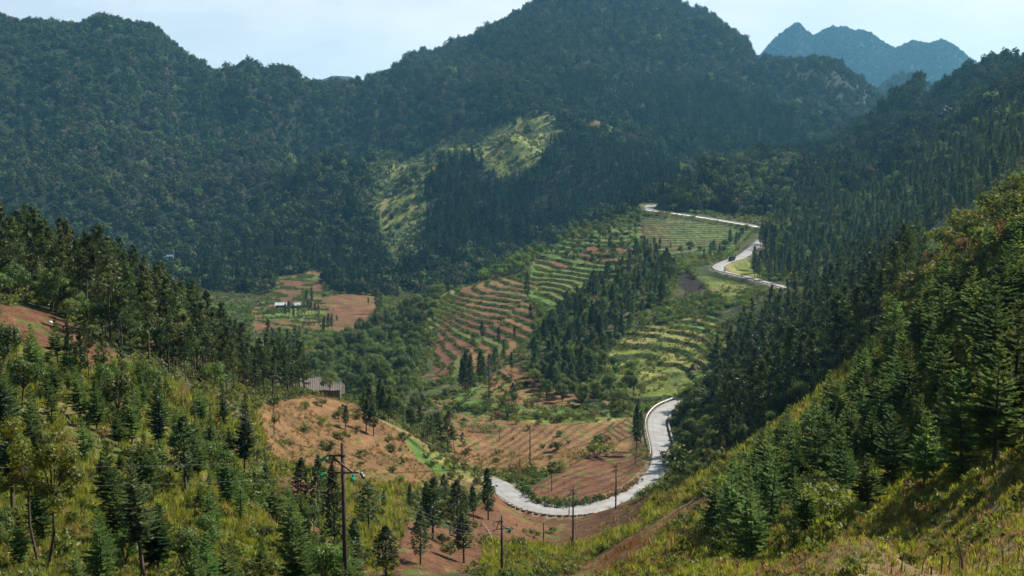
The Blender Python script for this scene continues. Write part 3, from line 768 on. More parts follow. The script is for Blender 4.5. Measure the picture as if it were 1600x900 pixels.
def twin_stem(seed, h=7.0, n_leaf=7000, size=.085):
    """leafy tree on two thin stems that part near the ground, crown loose and uneven"""
    r = np.random.default_rng(seed); limbs, tips = [], []
    for s, f in ((-1, .52), (1, .46)):
        k = np.array((s * .10 * h, r.normal() * .03 * h, h * f)); mid = k * (.75, .75, .5) + (s * .02 * h, 0, 0)
        limbs.append(tube([np.array((s * .02 * h, 0, -.5)), mid, k], [.012 * h, .010 * h, .008 * h]))
        for q in range(13):
            az = q * 2.4 + r.uniform(-.4, .4); e = r.uniform(0, 1)
            p = k + np.array((math.cos(az), math.sin(az), 0)) * h * .17 * r.uniform(.3, 1.15) * (1.1 - .6 * e) + (s * .03 * h, 0, h * (-.06 + .46 * e))
            limbs.append(tube([k * (1, 1, .95), (k + p) / 2, p], [.005 * h, .0035 * h, .001 * h], 4)); tips.append(p)
    C, U, W = clumps(r, np.array(tips), h * r.uniform(.045, .10, len(tips)), n_leaf // len(tips), size, .1)
    return merge(limbs), diamonds(C, U, W * 1.25), []

def bush(seed, h=1.6, n=700, size=.13):
    r = np.random.default_rng(seed)
    k = 9
    tips = np.column_stack([r.normal(size=k) * .36 * h, r.normal(size=k) * .36 * h, r.uniform(.25, .8, k) * h])
    C, U, W = clumps(r, tips, h * r.uniform(.2, .36, k), n // k, size, .1)
    C[:, 2] = np.maximum(C[:, 2], .02)
    stems = [tube([(0, 0, -.2), t * (.4, .4, .5), t], [.03, .02, .008], 4) for t in tips]
    return merge(stems), diamonds(C, U, W * 1.2), []

def far_crown(seed, h, wide, n, size, cone=False):
    r = np.random.default_rng(seed)
    if cone:
        f = r.uniform(0, 1, n) ** .8; az = r.uniform(0, 2 * math.pi, n)
        rr = wide * h * np.interp(f, [0, .1, 1], [.6, 1, .03]) * (1 + .25 * np.sin(f * 30) + .2 * np.sin(az * 3 + f * 9)) * np.sqrt(r.uniform(.35, 1, n))
        o = np.column_stack([np.cos(az), np.sin(az), np.full(n, .1)])
        C = o * rr[:, None]; C[:, 2] = h * (.12 + .88 * f)
        d = unit(o + np.array((0, 0, 1)) * r.uniform(-.6, .5, (n, 1)) + .3 * r.normal(size=(n, 3)))
        s = size * r.uniform(.6, 1.2, (n, 1)) * (1.15 - .6 * f[:, None])
        return diamonds(C, d * s, perp(d, r) * s * .45)
    k = 9
    az = np.arange(k) * 2.4; e = (np.arange(k) + .5) / k
    tips = np.column_stack([np.cos(az) * wide * h * .62 * np.sqrt(1 - e * .75), np.sin(az) * wide * h * .62 * np.sqrt(1 - e * .75), h * (.28 + .52 * e)]) + r.normal(size=(k, 3)) * .05 * h
    C, U, W = clumps(r, tips, h * wide * r.uniform(.42, .7, k), n // k, size, .1)
    C[:, 2] = np.maximum(C[:, 2], 0)
    U = U + .0; return diamonds(C, U, W * 1.5)

def plant_meshes(name, built, leaf_mat, bark=None):
    trunk, crown, twigs = built
    mt = mesh_np(name + "_trunk", *(merge([trunk] + twigs) if twigs else trunk), bark or M_BARK, True)
    mc = mesh_np(name + "_crown", *crown, leaf_mat)
    return mt, mc

# ------------------------------------------------------------------ placing
def hit(u, v, y0=8.0, y1=4000.0):
    """first ground point met along the ray through a photo pixel"""
    a, s = ray(u, v)
    yy = np.exp(np.linspace(math.log(y0), math.log(y1), 4000))
    zz = zat(a * yy, yy)
    k = np.nonzero(zz >= s * yy)[0]
    i = k[0] if len(k) else len(yy) - 1
    return np.array((a * yy[i], yy[i], zz[i]))
def seen(x, y, z, up=0.0, slack=.004):
    i, j = cell(x, y)
    rr = np.hypot(x, y)
    return (z + up) / rr >= SEEN[np.maximum(i - 1, 0), j] - slack
def scatter(poly, y0, y1, gap, seed, up=3.0, clear=True, max_n=4000, jitter=None, slack=.004, cover=None):
    """random ground points inside a photo-space outline and a range of distances, no closer than gap"""
    r = np.random.default_rng(seed)
    us = [p[0] for p in poly]
    a0, a1 = (min(us) - 800) / FPX - .03, (max(us) - 800) / FPX + .03
    area = (a1 - a0) * (y1 ** 2 - y0 ** 2) / 2
    n = int(min(area / gap ** 2 * 3.2, 400000))
    y = np.sqrt(r.uniform(y0 ** 2, y1 ** 2, n)); x = r.uniform(a0, a1, n) * y
    z = zat(x, y)
    u, v = proj(x, y, z)
    m = inside(u, v, poly) & seen(x, y, z, up, slack)
    x, y, z = x[m], y[m], z[m]
    i, j = cell(x, y)
    m = np.ones(len(x), bool)
    if clear: m &= ROAD_D[i, j] > ROAD_W + 1.5
    if cover is not None: m &= np.isin(COVER[i, j], cover)
    x, y, z = x[m], y[m], z[m]
    # thin to the gap on a hash grid
    taken, keep = {}, []
    for q in range(len(x)):
        c = (int(math.floor(x[q] / gap)), int(math.floor(y[q] / gap)))
        ok = True
        for dx in (-1, 0, 1):
            for dy in (-1, 0, 1):
                p = taken.get((c[0] + dx, c[1] + dy))
                if p is not None and (x[p] - x[q]) ** 2 + (y[p] - y[q]) ** 2 < gap * gap:
                    ok = False; break
            if not ok: break
        if ok:
            taken[c] = q; keep.append(q)
            if len(keep) >= max_n: break
    return np.column_stack([x[keep], y[keep], z[keep]])

def stuff(name, pts, scale, meshes, label, seed=0, tilt=.05, squash=None):
    """one object that instances its plants on its own points"""
    r = np.random.default_rng(seed + 999)
    n = len(pts)
    me = mesh_np(name, pts, np.zeros((0, 3), np.int32))
    rot = np.column_stack([r.normal(size=n) * tilt, r.normal(size=n) * tilt, r.uniform(0, 2 * math.pi, n)])
    sc = np.asarray(scale)[:, None] * np.column_stack([np.ones(n), np.ones(n), r.uniform(.8, 1.25, n) if squash is None else squash])
    for nm, arr in (("plant_rotation", rot), ("plant_scale", sc)):
        a = me.attributes.new(nm, 'FLOAT_VECTOR', 'POINT'); a.data.foreach_set("vector", arr.astype(np.float32).ravel())
    a = me.attributes.new("plant_kind", 'INT', 'POINT'); a.data.foreach_set("value", r.integers(0, len(meshes), n).astype(np.int32))
    o = link(name, me, kind='stuff', label=label)
    ng = bpy.data.node_groups.new(name, 'GeometryNodeTree')
    ng.interface.new_socket("Geometry", in_out='INPUT', socket_type='NodeSocketGeometry'); ng.interface.new_socket("Geometry", in_out='OUTPUT', socket_type='NodeSocketGeometry')
    N, L = ng.nodes, ng.links
    gi, go = N.new('NodeGroupInput'), N.new('NodeGroupOutput')
    iop = N.new('GeometryNodeInstanceOnPoints'); g2i = N.new('GeometryNodeGeometryToInstance')
    for k, mm in enumerate(meshes):
        src = bpy.data.objects.new(f"{name}_source", mm)     # only mesh data for the node; never linked to the scene
        oi = N.new('GeometryNodeObjectInfo'); oi.inputs['Object'].default_value = src; oi.inputs['As Instance'].default_value = False
        L.new(oi.outputs['Geometry'], g2i.inputs['Geometry'])
    def attr(nm, t):
        k = N.new('GeometryNodeInputNamedAttribute'); k.data_type = t; k.inputs['Name'].default_value = nm; return k.outputs['Attribute']
    e2r = N.new('FunctionNodeEulerToRotation'); L.new(attr("plant_rotation", 'FLOAT_VECTOR'), e2r.inputs['Euler'])
    L.new(gi.outputs['Geometry'], iop.inputs['Points']); L.new(g2i.outputs['Instances'], iop.inputs['Instance'])
    iop.inputs['Pick Instance'].default_value = True
    L.new(attr("plant_kind", 'INT'), iop.inputs['Instance Index']); L.new(e2r.outputs['Rotation'], iop.inputs['Rotation']); L.new(attr("plant_scale", 'FLOAT_VECTOR'), iop.inputs['Scale'])
    L.new(iop.outputs['Instances'], go.inputs['Geometry'])
    md = o.modifiers.new("plants", 'NODES'); md.node_group = ng
    return o
FULL = [(-200, -200), (1800, -200), (1800, 1100), (-200, 1100)]

# ------------------------------------------------------------------ far forests: masses nobody could count
CONIFER_STANDS = [
 [(612, 300), (640, 262), (700, 240), (830, 215), (1060, 240), (1060, 310), (1000, 330), (960, 335), (850, 375), (700, 420), (640, 420), (632, 330)],
 [(860, 120), (1000, 130), (1180, 140), (1240, 200), (1230, 250), (1040, 215), (880, 175)],
 [(1170, 440), (1240, 255), (1400, 240), (1480, 205), (1640, 150), (1640, 320), (1400, 420), (1240, 450)],
 [(280, 430), (300, 400), (470, 380), (640, 400), (700, 430), (560, 470), (430, 435), (330, 470)],
]
def far_points(y0, y1, gap, seed, u0=-60, u1=1660):
    r = np.random.default_rng(seed)
    a0, a1 = (u0 - 800) / FPX, (u1 - 800) / FPX
    ys = []
    n = int((a1 - a0) * (y1 ** 2 - y0 ** 2) / 2 / gap ** 2)
    y = np.sqrt(r.uniform(y0 ** 2, y1 ** 2, n)); x = r.uniform(a0, a1, n) * y
    z = zat(x, y)
    m = seen(x, y, z, 9, .003)
    return x[m], y[m], z[m]
fx, fy, fz = far_points(640, 2500, 4.3, 11)
fu, fv = proj(fx, fy, fz)
ci, cj = cell(fx, fy)
fc = COVER[ci, cj]
in_con = np.zeros(len(fx), bool)
for p, share in zip(CONIFER_STANDS, (.97, .85, .55, .7)): in_con |= (RNG.random(len(fx)) < share) & inside(fu + RNG.normal(size=len(fu)) * 6, fv + RNG.normal(size=len(fu)) * 4, p)
open_ = np.isin(fc, (GRASS, TREAD, CROP, SOIL_L)) | (ROAD_D[ci, cj] < 8)
rr_ = RNG.random(len(fx))
patch = fbm(fx, fy, 70, 3, 77)
con = in_con & ~open_ & (rr_ < .97) & (fy < 1900)
gap_ = 1.06 - .35 * (patch > .25)
brd = (~con & ~open_ & (rr_ < np.where(fy > 1800, .5, .56) * gap_)) | ((fc == GRASS) & (rr_ > .975))
grey = brd & (fbm(fx, fy, 150, 3, 79) + .25 * RNG.normal(size=len(fx)) > .22)
brd &= ~grey
scr = (fc == GRASS) & (rr_ < .9)
sz = (.6 + 1.05 * RNG.random(len(fx)) ** 2.2) * (1 + .5 * patch)
FAR_BROAD = [mesh_np("forest_crown", *far_crown(50 + k, 8.0, (.42, .5, .36)[k % 3], 330, .62), M_FARLEAF) for k in range(5)]
FAR_GREY = [mesh_np("forest_crown", *far_crown(60 + k, 7.0, (.46, .5, .4)[k % 3], 280, .6), M_FARLEAF2) for k in range(3)]
FAR_CON = [mesh_np("forest_cone", *far_crown(70 + k, 9.0, (.19, .16, .22)[k % 3], 150, .85, True), M_FARCON) for k in range(4)]
FAR_SCRUB = [mesh_np("scrub_clump", *far_crown(80 + k, 2.6, .6, 60, .55), M_FARGRASS) for k in range(3)]
sz = sz * 1.12
def P3(m, sink=.5): return np.column_stack([fx[m], fy[m], fz[m] - sink])
stuff("mountain_forest", P3(brd, 1.2), sz[brd] * np.where(fy[brd] > 1800, 1.15, 1.0), FAR_BROAD, "dense dark broadleaf forest covering the far mountains", 1)
stuff("leafless_forest", P3(grey, 1.2), sz[grey] * .95, FAR_GREY, "grey-green thinly leaved forest patches on the far mountains", 5)
stuff("conifer_forest", P3(con), sz[con] * .95, FAR_CON, "dark planted conifer forest on the slopes below the mountains", 2)
lime = (brd | grey) & (RNG.random(len(fx)) < .014) & (fy < 1500)
FAR_LIME = [mesh_np("forest_crown", *far_crown(90 + k, 7.0, .45, 260, .6), M_LIME) for k in range(2)]
stuff("spring_green_trees", P3(lime, .5), sz[lime] * 1.05, FAR_LIME, "scattered bright green crowns in the dark far forest", 6)
stuff("hill_scrub", P3(scr, .3), sz[scr], FAR_SCRUB, "pale green scrub on the open strips between the far woods", 3)
bx, by, bz = far_points(3300, 4700, 7.5, 12, 1080, 1660)
stuff("distant_forest", np.column_stack([bx, by, bz - 1]), np.random.default_rng(3).uniform(.8, 1.7, len(bx)), FAR_BROAD, "forest on the blue mountains at the horizon", 4)
print("far trees", brd.sum(), con.sum(), scr.sum(), len(bx))

# ------------------------------------------------------------------ plants one can count
def variants(kind, builts, leaf, bark=None):
    out = []
    for k, b in enumerate(builts):
        trunk, crown, twigs = b
        mt, mc = plant_meshes(kind, b, leaf, bark)
        tv, tf = merge([trunk] + twigs) if twigs else trunk
        V = np.vstack([tv, crown[0]]); F = np.vstack([tf, crown[1] + len(tv)])
        whole = mesh_np(kind, V, F, [bark or M_BARK, leaf])
        mi = np.zeros(len(F), np.int32); mi[len(tf):] = 1
        whole.polygons.foreach_set("material_index", mi)
        out.append((mt, mc, whole))
    return out
KINDS_V = {
 'young_fir': (5.0, variants('young_fir', [fir(100 + k, 5.0, (.8, 1, .68, .9, 1.05, .74)[k % 6], (1, 1.1, .9)[k % 3], (.12, .2, .08)[k % 3]) for k in range(8)], M_FIR)),
 'tall_fir': (9.0, variants('tall_fir', [fir(140 + k, 9.0, (.55, .65, .5)[k % 3], 1.5, (.3, .2, .4)[k % 3]) for k in range(4)], M_CON)),
 'pine_tree': (12.0, variants('pine_tree', [pine(200 + k, 12.0, (.38, .5, .3, .45)[k % 4], (.17, .2, .23)[k % 3]) for k in range(7)], M_PINE)),
 'conifer_tree': (8.0, variants('conifer_tree', [slim_conifer(300 + k, 8.0, (.13, .16, .11, .19)[k % 4], (.25, .3, .18)[k % 3]) for k in range(7)], M_CON)),
 'broadleaf_tree': (8.0, variants('broadleaf_tree', [broadleaf(400 + k, 8.0, 2200, .22, 11 + k % 4, (.3, .36, .25)[k % 3], (.3, .36, .26)[k % 3]) for k in range(7)], M_LEAF)),
 'lime_tree': (7.0, variants('lime_tree', [broadleaf(450 + k, 7.0, 2000, .2, 10, .28, .3) for k in range(3)], M_LIME)),
 'yellow_tree': (7.0, variants('yellow_tree', [twin_stem(470)], M_YELLOW)),
 'shrub': (1.6, variants('shrub', [bush(500 + k, 1.6) for k in range(6)], M_SHRUB)),
}
PLANTS = []                                    # (kind, x, y, z, height, variant, lean, group, zone)
def plant(kind, p, h, group, zone=None, fat=1.0):
    PLANTS.append(dict(kind=kind, p=np.array(p, float), h=h, group=group, zone=zone, fat=fat))
def plant_area(kind, poly, y0, y1, gap, h0, h1, seed, group, zone=None, up=None, cover=None, slack=.004, max_n=4000, road=0):
    r = np.random.default_rng(seed + 5)
    P = scatter(poly, y0, y1, gap, seed, up if up is not None else h1 * .8, True, max_n, slack=slack, cover=cover)
    for p in P:
        i, j = cell(p[:1], p[1:2])
        if ROAD_D[i, j][0] < (max(road, 10) if p[1] > 480 else 4.5 if p[1] > 278 else road): continue
        plant(kind, p, h0 + (h1 - h0) * r.random() ** 1.3, group, zone, r.uniform(.85, 1.2))
    return len(P)
def plant_px(kind, u, v, top, group, zone=None, fat=1.0):
    """a tree read off the photo: foot at (u, v), tip at row top"""
    p = hit(u, v)
    d = p[1] * CP - p[2] * SP
    plant(kind, p, max(.8, (v - top) * d / FPX * 1.01), group, zone, fat)

G_L, G_R = 'young firs on the sunny left slope', 'young firs on the right slope'
plant_area('young_fir', [(-150, 500), (60, 560), (240, 600), (400, 740), (540, 900), (540, 1000), (-150, 1000)], 30, 118, 2.3, 1.3, 3.9, 21, G_L)
plant_area('broadleaf_tree', [(-150, 480), (60, 560), (240, 600), (400, 720), (540, 880), (540, 1000), (-150, 1000)], 34, 118, 5.5, 1.8, 4.2, 61, 'leafy saplings on the sunny left slope')
plant_area('lime_tree', [(-150, 480), (60, 560), (240, 600), (400, 720), (540, 880), (540, 1000), (-150, 1000)], 34, 118, 9, 1.4, 3.0, 62, 'pale leafy saplings on the sunny left slope')
plant_area('shrub', [(-150, 480), (60, 560), (240, 600), (400, 720), (540, 880), (540, 1000), (-150, 1000)], 34, 118, 5, .7, 1.6, 63, 'shrubs on the sunny left slope')
plant_area('shrub', [(1095, 850), (1190, 735), (1300, 640), (1440, 500), (1560, 370), (1680, 300), (1680, 690), (1560, 740), (1450, 770), (1330, 830), (1180, 890)], 25, 150, 3.5, .8, 2.0, 64, 'shrubs among the right slope firs')
plant_area('young_fir', [(1095, 850), (1190, 735), (1300, 640), (1440, 500), (1560, 370), (1680, 300), (1680, 690), (1560, 740), (1450, 770), (1330, 830), (1180, 890)], 25, 150, 2.2, 2.2, 6.0, 22, G_R)
# tall darker trees standing out of the left slope
for u, v, t, k, f in [(225, 905, 700, 'tall_fir', 1.15), (290, 772, 650, 'conifer_tree', 1.2), (248, 725, 588, 'tall_fir', 1.0), (382, 757, 615, 'tall_fir', 1.0), (20, 800, 620, 'tall_fir', 1.1), (8, 700, 560, 'tall_fir', 1.1),
                      (350, 690, 600, 'tall_fir', .9), (297, 900, 820, 'conifer_tree', 1.4), (330, 735, 630, 'tall_fir', .8), (420, 800, 700, 'tall_fir', .8), (130, 640, 520, 'pine_tree', .7), (112, 590, 505, 'pine_tree', .7), (140, 600, 500, 'pine_tree', .7), (165, 600, 520, 'pine_tree', .7), (195, 612, 530, 'pine_tree', .7)]:
    plant_px(k, u, v, t, 'tall dark trees on the sunny left slope', None, f)
plant_px('yellow_tree', 68, 884, 660, None, 'yellow', 1.0)
# pines along the left ridge
G_P = 'pines along the left ridge'
plant_area('pine_tree', [(-120, 380), (60, 395), (160, 435), (250, 470), (330, 505), (470, 560), (480, 622), (400, 628), (300, 600), (180, 545), (60, 470), (-120, 440)], 100, 225, 2.5, 5.5, 10.0, 23, G_P, slack=.03)
plant_area('broadleaf_tree', [(-120, 400), (60, 430), (170, 470), (260, 520), (300, 590), (180, 540), (60, 480), (-120, 450)], 92, 200, 2.6, 2.5, 6, 24, 'leafy trees under the ridge pines')
for u, v, t in [(95, 475, 440), (118, 470, 435), (15, 445, 412), (330, 610, 560)]:
    plant_px('lime_tree', u, v, t, 'bright green trees under the ridge pines', None, 1.3)
# the shaded wood on the right
G_W = 'pines of the shaded wood on the right'
plant_area('pine_tree', [(1066, 712), (1130, 712), (1200, 688), (1300, 612), (1425, 508), (1440, 400), (1300, 430), (1240, 475), (1150, 545), (1100, 600), (1066, 650)], 150, 400, 4.0, 10, 15, 25, G_W, slack=.2, up=15, road=13)
plant_area('broadleaf_tree', [(1056, 715), (1090, 720), (1160, 705), (1140, 640), (1066, 655)], 190, 300, 3.6, 3.5, 6.5, 26, 'dark leafy trees above the lower road bend', slack=.1, road=5.5)
plant_area('broadleaf_tree', [(1066, 720), (1200, 695), (1300, 618), (1425, 512), (1440, 470), (1300, 560), (1200, 640), (1080, 680)], 145, 260, 2.9, 2.5, 5.5, 67, 'leafy trees along the edge of the shaded wood', slack=.03, road=6)
# clumps and single trees of the valley, read off one by one
G_C = 'slender conifers in the gully below the brown hillside'
for u, v, t, f in [(470, 807, 715, 1.1), (497, 825, 707, .8), (524, 873, 722, .8), (576, 835, 750, 1.2), (553, 905, 807, 1.2), (603, 898, 820, 1.5), (657, 882, 793, 1.1), (676, 842, 745, 1.2), (666, 838, 752, 1.0),
                   (716, 860, 747, .9), (725, 880, 803, 1.6), (740, 813, 757, 1.1), (763, 813, 730, 1.1), (696, 788, 740, 1.1), (712, 800, 760, 1.1), (640, 800, 755, .9), (480, 870, 800, .9), (600, 800, 765, 1.0)]:
    plant_px('conifer_tree', u, v, t, G_C, None, f)
for u, v, t in [(1066, 668, 622), (1074, 660, 606), (1083, 655, 596), (1093, 652, 590), (1103, 648, 582), (1113, 645, 580), (1124, 642, 575), (1078, 672, 615), (1098, 664, 600)]:
    plant_px('broadleaf_tree', u, v, t, 'dark leafy trees above the lower road bend', None, 1.15)
G_S = 'small conifers on the brown hillside'
for u, v, t, f in [(540, 671, 632, 1.3), (572, 676, 622, 1.1), (584, 682, 632, 1.3), (607, 660, 618, 1.1), (578, 652, 600, 1.2), (592, 650, 590, 1.1), (600, 655, 602, 1.1), (568, 655, 612, 1.0)]:
    plant_px('conifer_tree', u, v, t, G_S, None, f)
plant_px('broadleaf_tree', 514, 622, 583, None, 'house')
G_F = 'pines beside the lower fields'
for u, v, t, f in [(655, 685, 642, .9), (668, 690, 650, 1.0), (684, 692, 640, 1.0), (700, 706, 640, 1.1), (711, 712, 660, 1.3), (722, 708, 672, 1.3), (690, 702, 655, 1), (676, 695, 648, 1)]:
    plant_px('pine_tree', u, v, t, G_F, None, f * 1.2)
G_V = 'dark conifers on the valley floor'
for u, v, t, f in [(728, 612, 548, 1.0), (735, 610, 552, .9), (722, 612, 560, .9), (750, 600, 548, .9), (757, 602, 556, .8), (803, 633, 598, 1.2), (775, 582, 545, .9), (800, 585, 550, .8), (765, 590, 552, .8), (995, 708, 632, .8), (1001, 692, 640, .9), (998, 650, 626, .8),
                   (754, 536, 503, .9), (779, 541, 511, .9), (804, 535, 510, .8), (830, 505, 475, .9), (824, 468, 425, .7), (720, 447, 418, .8), (740, 545, 520, .9), (788, 560, 530, .8)]:
    plant_px('conifer_tree', u, v, t, G_V, None, f)
G_H = 'slender conifers around the far village'
for u, v, t, f in [(478, 474, 453, .8), (488, 474, 448, .8), (446, 497, 474, .8), (452, 497, 470, .8), (459, 498, 473, .8), (466, 497, 476, .8), (471, 495, 474, .8), (476, 494, 472, .8), (482, 493, 468, .9), (487, 492, 470, .8), (492, 492, 470, .8), (497, 494, 474, .8), (505, 522, 494, .8), (513, 518, 490, .9), (518, 516, 492, .9), (468, 532, 510, .8), (479, 532, 512, .8), (590, 492, 449, .8), (594, 488, 458, .8), (576, 478, 464, .9), (507, 505, 492, .9), (527, 505, 492, .9), (567, 520, 506, .8)]:
    plant_px('conifer_tree', u, v, t, G_H, None, f)
for u, v, t in [(430, 565, 515), (437, 570, 512), (447, 572, 520), (458, 575, 515), (466, 572, 520), (420, 560, 510)]:
    plant_px('pine_tree', u, v, t, G_P, None, .8)
plant_area('conifer_tree', [(826, 600), (836, 540), (880, 490), (940, 440), (1000, 398), (1056, 420), (1040, 470), (1000, 500), (960, 545), (936, 590), (900, 622), (850, 610)], 290, 560, 4.4, 5.5, 10, 27, 'dark conifers on the spur between the terraces', 'spur')
for p in PLANTS:
    if p['zone'] == 'spur': p['fat'] *= 1.45
plant_area('broadleaf_tree', [(826, 600), (836, 540), (880, 490), (940, 440), (1000, 398), (1056, 420), (1040, 470), (1000, 500), (960, 545), (936, 590), (900, 622), (850, 610)], 290, 560, 7, 4, 7, 66, 'leafy trees among the spur conifers', 'spur')
plant_area('broadleaf_tree', [(850, 640), (830, 600), (880, 560), (940, 560), (1000, 600), (985, 632), (900, 645)], 280, 400, 4.5, 4, 8, 28, 'leafy trees at the foot of the spur', 'foot')
for u, v, t in [(1012, 390, 372), (1022, 391, 370), (1031, 395, 372), (1048, 390, 380), (1100, 405, 388), (1110, 402, 380), (1115, 398, 375), (1125, 400, 380), (1140, 385, 358), (1150, 388, 362), (1155, 380, 362), (1192, 393, 352), (1199, 399, 354), (1196, 386, 347), (1206, 393, 350), (1191, 381, 348), (1212, 400, 354), (1203, 385, 345), (1188, 386, 356)]:
    plant_px('conifer_tree', u, v, t, 'conifers beside the upper road', None, 1.0)
plant_area('broadleaf_tree', [(490, 590), (500, 560), (560, 525), (640, 480), (690, 465), (680, 500), (660, 530), (650, 590), (620, 610), (590, 640), (560, 620), (520, 600)], 250, 520, 4.6, 4.5, 9.5, 29, 'leafy trees in the valley beyond the old house', 'valley')
plant_area('broadleaf_tree', [(560, 650), (600, 630), (650, 625), (660, 660), (640, 690), (600, 665)], 210, 320, 4.5, 4, 7, 30, 'leafy trees in the valley beyond the old house', 'valley')
plant_area('lime_tree', [(690, 455), (720, 425), (790, 390), (850, 365), (850, 395), (830, 420), (760, 440)], 430, 640, 3.4, 3, 6.5, 31, 'pale green trees along the terrace crest', 'crest')
plant_area('lime_tree', [(560, 545), (600, 512), (690, 452), (725, 440), (700, 470), (620, 545)], 430, 545, 6, 2, 4.5, 71, 'pale green trees along the terrace crest', 'crest')
plant_area('lime_tree', [(580, 610), (680, 600), (700, 640), (600, 640)], 250, 340, 9, 3, 6, 32, 'pale green trees on the valley floor')
plant_area('broadleaf_tree', [(860, 400), (900, 350), (1000, 325), (1005, 400), (960, 420), (900, 410)], 480, 660, 5.6, 3, 6.5, 33, 'trees scattered over the green terraces', 'green terraces')
plant_area('broadleaf_tree', [(1050, 318), (1060, 270), (1150, 240), (1240, 250), (1250, 345), (1190, 350), (1100, 332)], 640, 900, 5.2, 6, 10, 34, 'leafy trees on the wooded knoll above the upper road', 'knoll')
plant_area('conifer_tree', [(1170, 440), (1185, 400), (1190, 360), (1240, 300), (1400, 225), (1500, 185), (1640, 150), (1640, 330), (1540, 300), (1440, 400), (1300, 440), (1240, 446)], 400, 760, 5.4, 7, 12, 35, 'conifers on the dark hillside beyond the wood', 'hillside', slack=.02)
plant_area('broadleaf_tree', [(1185, 390), (1200, 330), (1300, 260), (1450, 190), (1640, 100), (1640, 180), (1400, 300), (1260, 420)], 400, 900, 6.0, 4, 8, 36, 'leafy trees on the hillside beyond the wood', 'hillside')
plant_area('lime_tree', [(1200, 400), (1250, 320), (1400, 240), (1600, 130), (1600, 220), (1300, 350)], 430, 900, 34, 5, 8, 37, 'bright green trees on the hillside beyond the wood')
plant_area('broadleaf_tree', [(1060, 400), (1140, 385), (1170, 360), (1190, 360), (1185, 395), (1130, 400)], 480, 620, 6, 4, 7, 38, 'leafy trees beside the upper road', 'upper road')
# shrubs one can tell apart
plant_area('shrub', [(380, 600), (480, 610), (640, 690), (760, 750), (700, 800), (520, 790), (420, 740)], 90, 215, 5.2, .9, 1.9, 41, 'shrubs on the brown hillside')
plant_area('shrub', [(1380, 440), (1460, 380), (1560, 310), (1640, 280), (1640, 360), (1540, 420), (1450, 480), (1380, 520)], 80, 180, 2.6, 1.5, 3.2, 42, 'shrubs on the upper right ridge')
plant_area('shrub', [(1040, 745), (1090, 720), (1200, 680), (1240, 650), (1200, 720), (1100, 780), (1020, 800)], 60, 240, 4.2, .9, 2.2, 43, 'shrubs below the shaded wood')
plant_area('shrub', [(690, 720), (860, 660), (900, 700), (860, 740), (760, 750)], 200, 280, 7, .8, 1.8, 44, 'shrubs between the lower fields')
plant_area('shrub', [(640, 600), (760, 570), (860, 610), (1000, 640), (860, 665), (690, 660)], 240, 340, 5.5, 1.0, 2.6, 45, 'shrubs around the valley plots')
plant_area('shrub', [(580, 800), (900, 830), (900, 900), (560, 900)], 65, 160, 6, .7, 1.5, 46, 'shrubs in the gully by the power poles')
for u, v, t in [(870, 705, 690), (930, 715, 690), (935, 700, 680), (864, 738, 720), (830, 735, 722), (1060, 735, 695), (1070, 715, 690), (1052, 728, 705), (1064, 745, 715)]:
    plant_px('shrub', u, v, t, 'shrubs beside the road loop', None, 1.2)

# where each one stands, in words
ZONES = {
 G_L: [("below the red soil patch", 130, 590), ("beside the yellow-leaved tree", 140, 700), ("in the bottom left corner", 30, 860), ("under the yellow-leaved tree", 90, 800), ("midway down the sunny left slope", 250, 660), ("beside the brown hillside", 370, 700),
       ("on the bright grass left of the near pole", 430, 830), ("along the bottom edge left of centre", 280, 870), ("at the left edge under the ridge", 20, 600), ("beneath the ridge pines", 260, 600), ("near the very dark tall fir", 200, 780), ("below the bare brown bank", 340, 790), ("close to the near power pole", 510, 880)],
 G_R: [("at the right edge midway up", 1580, 480), ("under the upper right ridge", 1520, 400), ("beside the shaded wood", 1290, 620), ("above the dry grass at lower right", 1450, 720), ("in the middle of the right slope", 1420, 600), ("at the lower end of the right slope", 1120, 800), ("below the shaded wood", 1200, 710),
       ("in the deep shade at lower right", 1560, 680), ("at the right edge low down", 1590, 600), ("near the bottom of the photo", 1250, 830), ("on the upper right slope", 1470, 500), ("over the yellow undergrowth", 1330, 720), ("beside the leafy pale shrub", 1380, 520)],
 G_P: [("at the left edge of the ridge", 10, 400), ("above the bright green bushes", 110, 400), ("at the dark middle of the ridge", 200, 460), ("where the ridge drops", 300, 520), ("at the low end of the ridge", 430, 570), ("below the crest", 330, 580), ("above the red soil patch", 80, 440)],
 G_W: [],
}
DEFAULT_ZONES = [("near the old house", 510, 600), ("beside the lower road loop", 900, 760), ("by the near power pole", 540, 850), ("beside the dark hedge", 760, 660), ("by the lower road bend", 1030, 660), ("below the brown terraces", 740, 590), ("on the brown terraces", 760, 510), ("on the green terraces", 910, 400),
                 ("beside the parked-up van", 1130, 400), ("beside the white-roofed houses", 460, 485), ("at the foot of the conifer spur", 900, 600), ("on the crest of the conifer spur", 1000, 430), ("below the upper road", 1100, 360), ("above the upper road", 1120, 310), ("by the red village field", 570, 480),
                 ("on the brown hillside", 560, 680), ("at the end of the road", 740, 760), ("in the gully below the hillside", 650, 850), ("among the small valley plots", 680, 620), ("on the hillside above the wood", 1380, 330), ("high on the right hillside", 1550, 190), ("at the mouth of the side valley", 1270, 270),
                 ("on the upper right ridge", 1560, 330), ("at the left ridge", 100, 460), ("below the shaded wood", 1150, 720), ("above the lower road bend", 1090, 680), ("by the second power pole", 780, 850)]
NAMES = {'young_fir': ('young fir', 'fir'), 'tall_fir': ('dark fir', 'fir'), 'pine_tree': ('pine', 'pine tree'), 'conifer_tree': ('slender conifer', 'conifer'), 'broadleaf_tree': ('leafy tree', 'tree'), 'lime_tree': ('pale green tree', 'tree'), 'yellow_tree': ('tree', 'tree'), 'shrub': ('shrub', 'shrub')}
